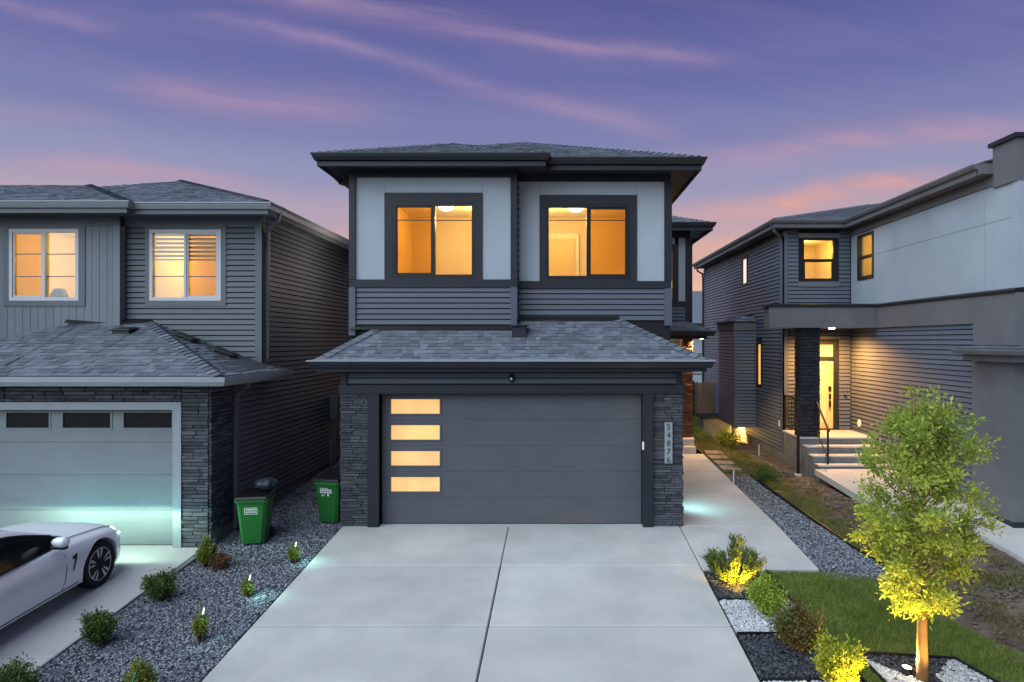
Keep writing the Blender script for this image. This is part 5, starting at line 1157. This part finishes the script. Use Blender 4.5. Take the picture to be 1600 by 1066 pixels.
# ================================================================ BINS
def bin_(label, loc, rz, mark, tiltlid, bag):
    t = thing('waste_bin', label, 'bin', loc, 'green wheeled bins between the houses', local=True, rz=rz)
    m_ = MB(); h = .80
    def ring(w, d, z, c=.05):
        return [(-w + c, -d, z), (w - c, -d, z), (w, -d + c, z), (w, d - c, z), (w - c, d, z), (-w + c, d, z), (-w, d - c, z), (-w, -d + c, z)]
    rs = [ring(.185, .20, .03), ring(.19, .205, .06), ring(.25, .28, h - .06), ring(.25, .28, h - .055), ring(.275, .305, h - .05), ring(.275, .305, h), ring(.25, .28, h), ring(.24, .27, h - .1)]
    v = [p for r in rs for p in r]; f = [tuple(range(7, -1, -1))] + [(i * 8 + k, i * 8 + (k + 1) % 8, (i + 1) * 8 + (k + 1) % 8, (i + 1) * 8 + k) for i in range(len(rs) - 1) for k in range(8)] + [tuple(56 + k for k in range(8))]
    m_.add(v, f); m_.build('body', 'green', t, fix=True)
    ld = MB(); y0, y1 = -.32, .34; z0_, z1_ = h + .004, h + .004 + tiltlid
    ld.hexa([(-.285, y0, z0_), (.285, y0, z0_), (.285, y1, z1_), (-.285, y1, z1_), (-.25, y0 + .04, z0_ + .05), (.25, y0 + .04, z0_ + .05), (.25, y1 - .03, z1_ + .06), (-.25, y1 - .03, z1_ + .06)])
    l_ = ld.build('lid', 'blackp', t, bevel=.012)
    hb = MB(); hb.tube([(-.22, .36, h - .02), (.22, .36, h - .02)], .016, 8); hb.box(-.24, -.2, .28, .37, h - .06, h); hb.box(.2, .24, .28, .37, h - .06, h); hb.build('handle', 'blackp', t)
    for sx in (-1, 1):
        w = MB(); w.lathe([(.0, -.025), (.09, -.025), (.1, 0), (.09, .025), (0, .025)], c=(sx * .2, .23, .1), axis='x', n=20); w.build('wheel', 'tyre', t)
    # illegible white print, as bars
    tl = .07 / .8 * 1.0
    def on(x0, x1, z0, z1):
        q = MB(); yf = lambda z: -(.205 + (z - .06) * (.075 / (h - .12))) - .003
        q.quad((x0, yf(z0), z0), (x1, yf(z0), z0), (x1, yf(z1), z1), (x0, yf(z1), z1)); return q
    q = MB()
    for r in mark: w = on(*r); q.add(w.v, w.f)
    q.build('print', 'white', t, fix=False)
    return t
mk1 = [(-.11, .10, .655, .663), (-.11, .10, .545, .553), (-.11, -.10, .55, .66), (.09, .10, .55, .66)] + [(-.085 + k * .028, -.068 + k * .028 + (.006 if k % 2 else 0), .615, .645) for k in range(6)] + [(-.085 + k * .024, -.07 + k * .024, .57, .6) for k in range(7)]
mk2 = [(-.12 + k * .03, -.1 + k * .03, .67, .685) for k in range(6)] + [(-.12 + k * .035, -.095 + k * .035, .625, .66) for k in range(7)] + [(-.12 + k * .035, -.095 + k * .035, .585, .615) for k in range(7)] + [(-.09, -.07, .53, .56), (-.05, -.03, .54, .565), (.02, .06, .53, .57)]
b1 = bin_('green wheeled bin with a black bag on top, against the left house', (-5.27, 11.95, -.075), math.radians(8), mk1, .03, True)
b2 = bin_('green wheeled bin with its dark lid ajar, behind the centre garage corner', (-4.27, 13.05, -.0), math.radians(-12), mk2, .08, False)
bg = bmesh.new(); bmesh.ops.create_icosphere(bg, subdivisions=3, radius=.19)
for v in bg.verts: n_ = noise.noise(v.co * 9) * .05 + noise.noise(v.co * 22) * .03; v.co = v.co * (1 + n_ / .19); v.co.z *= .55
me = bpy.data.meshes.new('rubbish_bag'); bg.to_mesh(me); bg.free(); me.materials.append(M['bag'])
tag(link('rubbish_bag', me, (-5.12, 12.05, .93)), 'crumpled dark plastic bag heaped on the lid of the left green bin', 'bag')

# ================================================================ PLANTS
def leaves(P, D, size, aspect=.5):
    n = len(P); D = D / np.linalg.norm(D, axis=1, keepdims=True); r = RNG.normal(size=(n, 3)); s = np.cross(D, r); s /= np.linalg.norm(s, axis=1, keepdims=True) + 1e-9; u = np.cross(s, D)
    L = (size * RNG.uniform(.6, 1.3, n))[:, None]; w = L * aspect * .5; m = P + D * L * .45 - u * L * .06
    V = np.stack([P, m + s * w, P + D * L, m - s * w], 1).reshape(-1, 3); return V, np.arange(4 * n).reshape(-1, 4)
def shrub(name, label, loc, w, h, n, ls, mat, group=None, shape='round', cat='shrub', asp=.5, lean=.4):
    t = thing(name, label, cat, loc, group); c = np.array(loc); st = MB(); P = []; D = []
    ns = 30 if shape == 'spiky' else 22
    for k in range(ns):
        a = 6.283 * k / ns + random.uniform(-.3, .3); r = random.uniform(.25, 1) ** .6; tip = Vector((math.cos(a) * r * w / 2, math.sin(a) * r * w / 2, h * (random.uniform(.75, 1.05) * (1 - .35 * r * (shape != 'spiky')) * (1 - .45 * r if shape == 'spiky' else 1))))
        if shape == 'vase': r = r ** .7; tip = Vector((math.cos(a) * r * w / 2, math.sin(a) * r * w / 2, h * random.uniform(.55, 1.05)))
        if k < 3: tip = Vector((random.uniform(-.1, .1) * w, random.uniform(-.1, .1) * w, h * random.uniform(.9, 1.05)))
        b = Vector((math.cos(a) * .03, math.sin(a) * .03, -.01)); mid = b.lerp(tip, .5) + Vector((0, 0, h * .06 * (shape != 'spiky'))); st.tube([Vector(loc) + q for q in (b, mid, tip)], [.008, .006, .002], 5, cap=False)
        m_ = n // ns; tt = RNG.uniform(.12 if shape == 'spiky' else .25, 1, m_) ** .8; b_, m2, t_ = np.array(b), np.array(mid), np.array(tip)
        q = ((1 - tt) ** 2)[:, None] * b_ + (2 * tt * (1 - tt))[:, None] * m2 + (tt ** 2)[:, None] * t_; sp = {'spiky': .055, 'vase': .15}.get(shape, .19) * w
        off = RNG.normal(size=(m_, 3)) * sp * .5 * (.5 + tt[:, None] * .6); q = q + off; q[:, 2] = np.maximum(q[:, 2], .01); P.append(q)
        dd = (t_ - b_)[None] / (np.linalg.norm(t_ - b_) + 1e-6) * (1.2 if shape == 'spiky' else .5) + RNG.normal(size=(m_, 3)) * (.35 if shape == 'spiky' else .8) + off / (w * .3); D.append(dd)
    st.build('stem', 'twig', t, fix=False); V, Fq = leaves(np.concatenate(P) + c, np.concatenate(D), np.full(sum(len(q) for q in P), ls), asp); npmesh('foliage', V, Fq, mat, t); return t
def G(px, py, dz=-.03): Y = GY(py); return (WX(px, Y), Y, gz(Y) + dz)
shrub('shrub', 'spiky juniper shrub glowing yellow from an uplight beside the walkway', G(1148, 912), .95, .70, 9000, .065, 'juniper', shape='spiky', asp=.22)
shrub('shrub', 'bright lime green shrub on the white stones beside the lawn', G(1197, 958), .48, .52, 6000, .042, 'lime')
shrub('shrub', 'burgundy and green shrub on the black stones beside the lawn', G(1246, 1013), .54, .54, 6500, .042, 'burgundy')
shrub('shrub', 'yellow lit shrub at the bottom edge between stone bed and lawn', G(1312, 1082), .48, .54, 5500, .044, 'yellow', shape='vase')
g_ = 'shrubs in the left gravel bed'
shrub('shrub', 'dark green shrub in the left gravel, farthest of the row along the pale driveway', G(251, 936), .42, .38, 4600, .034, 'dgreen', g_, shape='vase')
shrub('shrub', 'dark green shrub in the left gravel, middle of the row along the pale driveway', G(157, 1006), .38, .40, 4600, .034, 'dgreen', g_, shape='vase')
shrub('shrub', 'dark green shrub in the bottom left corner of the gravel', G(20, 1095), .44, .36, 4600, .034, 'dgreen', g_, shape='vase')
shrub('shrub', 'tall leafy green shrub at the end of the concrete kerb by the left garage', G(323, 884), .26, .46, 3000, .04, 'olive', g_)
shrub('shrub', 'small pinkish flowering shrub by the left garage corner', G(342, 886), .3, .24, 2500, .034, 'pink', g_)
shrub('shrub', 'yellow green shrub with a teal ribbon at the bottom of the gravel', G(219, 1085), .28, .36, 3500, .038, 'olive', g_)
sg = 'small upright plants with white stake lights'
for (px, py, w, h, lb) in ((314, 1000, .18, .4, 'nearest'), (387, 930, .14, .28, 'middle'), (459, 877, .16, .3, 'farthest')):
    L0 = G(px, py); shrub('small_plant', f'small upright olive plant in the gravel beside a white stake, {lb} of three', L0, w, h, 1300, .034, 'olive', sg, cat='plant')
    t = thing('stake_light', f'glowing white stake light over a small plant, {lb} of three in the gravel', 'garden light', (L0[0] + .03, L0[1] - .02, L0[2]), 'white stake lights in the gravel')
    hx, hy, hz = L0[0] + .03, L0[1] - .02, L0[2]; q = MB(); q.tube([(hx, hy, hz), (hx, hy, hz + h * .9)], .007, 6); q.build('stake', 'steel', t); q = MB(); q.tube([(hx, hy, hz + h * .9), (hx + .02, hy, hz + h * .9 + .075)], [.010, .008], 8); q.build('light_head', 'solar', t)
    lamp('stake_lamp', 'SPOT', (hx + .05, hy - .05, hz + h + .08), 5 if lb != 'nearest' else 1.5, (.45, 1, .88), .05, aim=(hx + .22, hy - .05, hz - .02), cone=95, blend=1)
q = MB(); L0 = G(219, 1085); q.tube([(L0[0] - .02, L0[1] - .12, L0[2] + .12), (L0[0] + .0, L0[1] - .14, L0[2] + .22), (L0[0] + .03, L0[1] - .13, L0[2] + .33)], .008, 5); tag(q.build('ribbon', mk('teal_ribbon', '3f9a8c', rough=.4)), 'teal ribbon hanging on the yellow green shrub at the bottom', 'ribbon')
shrub('shrub', 'yellowish shrub under the right house bay beside the utility box', (5.45, 21.8, gl(5.45, 21.8) - .03), .75, .55, 2600, .06, 'yellow', 'shrubs along the right house')
shrub('shrub', 'low green bush in the weeds beside the gravel strip', (5.0, 16.3, gl(5.0, 16.3) - .03), .6, .36, 2600, .045, 'dgreen', 'shrubs along the right house')
# uplights
def uplight(label, loc, aim, e, group, c=(1, .70, .12), cone=95):
    x, y, z = loc; t = thing('uplight', label, 'garden light', loc, group); d = (Vector(aim) - Vector(loc)).normalized(); p = Vector(loc) + Vector((0, 0, .05))
    q = MB(); q.tube([p - d * .05, p + d * .03, p + d * .05], [.04, .05, .052], 14); q.build('housing', 'black', t); q = MB(); q.tube([p + d * .045, p + d * .053], .046, 14); q.build('lens', 'spot', t); q = MB(); q.tube([(x, y, z - .06), p], .012, 6); q.build('stake', 'black', t)
    lamp('uplight_beam', 'SPOT', tuple(p + d * .075), e, c, .03, aim=aim, cone=cone, blend=.7)
L0 = G(1148, 912); uplight('small black uplight in front of the spiky juniper', (L0[0] + .03, L0[1] - .50, L0[2]), (L0[0], L0[1], L0[2] + .30), 48, 'garden uplights', cone=110, c=(1, .58, .08))
L0 = G(1312, 1082); uplight('small black uplight at the foot of the yellow shrub', (L0[0] + .22, L0[1] - .42, L0[2]), (L0[0] + .02, L0[1], L0[2] + .40), 40, 'garden uplights', c=(1, .62, .10))
TX, TY = 4.12, 7.69; TZ = gz(TY) - .02
uplight('bright uplight on the black stones at the foot of the young tree', (TX - .13, TY + .10, TZ), (TX + .02, TY + .1, TZ + 1.4), 92, 'garden uplights', cone=115, c=(1, .62, .10))
uplight('small black uplight in front of the young tree trunk on white stones', (TX + .12, TY - .62, TZ - .04), (TX, TY, TZ + 1.0), 32, 'garden uplights', cone=100, c=(1, .62, .12))
lamp('uplight_spill', 'POINT', (TX - .13, TY + .07, TZ + .12), 1.6, (1, .72, .35), .03)

def tree():
    t = thing('young_tree', 'young leafy tree lit yellow from below on the front lawn', 'tree', (TX, TY, TZ)); base = Vector((TX, TY, TZ)); tr = MB(); r = random.Random(11)
    top = base + Vector((.02, .06, 2.55)); pts = [base + Vector((0, 0, -.05)), base + Vector((-.005, 0, .4)), base + Vector((.0, .01, .85)), base + Vector((-.02, .03, 1.5)), base + Vector((.03, .05, 2.1)), top]
    tr.tube(pts, [.070, .057, .049, .035, .022, .008], 12); tr.build('trunk', 'bark', t, smooth=True)
    P = []; D = []; br = MB()
    def cluster(c, rad, n, d):
        o = RNG.normal(size=(n, 3)) * rad * np.array([1, 1, .8]); P.append(np.array(c)[None] + o); D.append(np.array(d)[None] * .6 + RNG.normal(size=(n, 3)) * .7 + o / (rad * 2) - np.array([[0, 0, .15]]))
    def at_t(z):
        for a, b in zip(pts, pts[1:]):
            if a.z <= z <= b.z: return a.lerp(b, (z - a.z) / (b.z - a.z))
        return top
    nb = 34
    for k in range(nb):
        f = k / (nb - 1); z = base.z + .80 + 1.62 * f; s = at_t(z); az = k * 2.4 + r.uniform(-.3, .3)
        prof = np.interp(f, [0, .12, .28, .45, .65, .82, 1], [.32, .52, .74, .86, .80, .58, .2]) * r.uniform(.78, 1.12)
        rise = np.interp(f, [0, .3, .7, 1], [.02, .35, .62, .75]) * r.uniform(.8, 1.15)
        prof *= .84; tip = s + Vector((math.cos(az) * prof, math.sin(az) * prof * .85, rise)); mid = s.lerp(tip, .5) + Vector((0, 0, -.05 + .04 * f)) + Vector((r.uniform(-.05, .05), r.uniform(-.05, .05), 0))
        br.tube([s, mid, tip], [.016 - .009 * f, .009 - .004 * f, .003], 6, cap=False); d = (tip - mid).normalized()
        for q in range(6):
            u = r.uniform(.35, 1.0); c = s.lerp(mid, u * 2) if u < .5 else mid.lerp(tip, u * 2 - 1); sd = Vector((r.uniform(-1, 1), r.uniform(-1, 1), r.uniform(-.2, .9))).normalized() * r.uniform(.08, .26)
            br.tube([c, c + sd * .6, c + sd], [.005, .0035, .002], 4, cap=False); cluster(c + sd, .052, 74, sd.normalized()); cluster(c + sd * .55, .036, 22, sd.normalized())
        cluster(tip, .055, 80, d)
    for ang, ln, zf in ((2.9, .70, 1.35), (.25, .72, 1.25), (-.4, .62, 1.1), (3.4, .64, 1.5)):     # wider side limbs
        s = at_t(base.z + zf); tip = s + Vector((math.cos(ang) * ln, math.sin(ang) * ln * .5, .42)); mid = s.lerp(tip, .5) + Vector((0, 0, .05)); br.tube([s, mid, tip], [.014, .009, .003], 6, cap=False)
        for q in range(9):
            u = r.uniform(.4, 1); c = s.lerp(mid, u * 2) if u < .5 else mid.lerp(tip, u * 2 - 1); sd = Vector((r.uniform(-1, 1), r.uniform(-1, 1), r.uniform(-.3, .9))).normalized() * r.uniform(.06, .2); br.tube([c, c + sd], [.005, .002], 4, cap=False); cluster(c + sd, .06, 60, sd.normalized())
    for dx, dy, h in ((-.10, .0, 3.28), (.10, .05, 3.30), (.26, .0, 3.08), (.36, -.05, 2.95), (-.3, .1, 3.02)):   # upright leaders
        s = at_t(base.z + 2.0); tip = Vector((base.x + dx * 1.25, base.y + dy, base.z + h)); mid = s.lerp(tip, .5) + Vector((dx * .3, 0, 0)); br.tube([s, mid, tip], [.012, .008, .003], 6, cap=False)
        for q in range(9):
            u = r.uniform(.3, 1); c = s.lerp(mid, u * 2) if u < .5 else mid.lerp(tip, u * 2 - 1); sd = Vector((r.uniform(-1, 1), r.uniform(-1, 1), r.uniform(-.1, .8))).normalized() * r.uniform(.02, .13); cluster(c + sd, .05, 52, sd.normalized())
    br.build('branch', 'bark', t, fix=False, smooth=True)
    nn = sum(len(q) for q in P); V, Fq = leaves(np.concatenate(P), np.concatenate(D), .053 * RNG.choice([.5, .8, 1.0, 1.3], nn), .44); npmesh('crown', V, Fq, 'tree', t)
tree()
# bare kerb board at the end of the neighbour's driveway
mb = MB(); mb.hexa([(-5.99, 10.3, gz(10.3) - .12), (-5.91, 10.3, gz(10.3) - .12), (-5.83, 11.7, gz(11.7) - .15), (-5.91, 11.7, gz(11.7) - .15), (-5.99, 10.3, gz(10.3) + .0), (-5.91, 10.3, gz(10.3) + .0), (-5.83, 11.7, gz(11.7) + .06), (-5.91, 11.7, gz(11.7) + .06)])
tag(mb.build('kerb', 'concrete_d', bevel=.01), 'short sloped concrete kerb between the left driveway and the gravel', 'kerb')
# light washing the walkway beside the garage pier
wlt = MB().box(2.36, 2.42, 13.3, 13.42, .42, .5).build('wall_light', 'black', hm); 
lamp('path_light', 'SPOT', (2.50, 13.75, .55), 16, (.45, .95, 1.0), .2, aim=(3.4, 14.1, .0), cone=150, blend=1)
print('objects', len(bpy.data.objects), 'tris', sum(len(o.data.polygons) for o in bpy.data.objects if o.type == 'MESH' and o.data.users == 1))
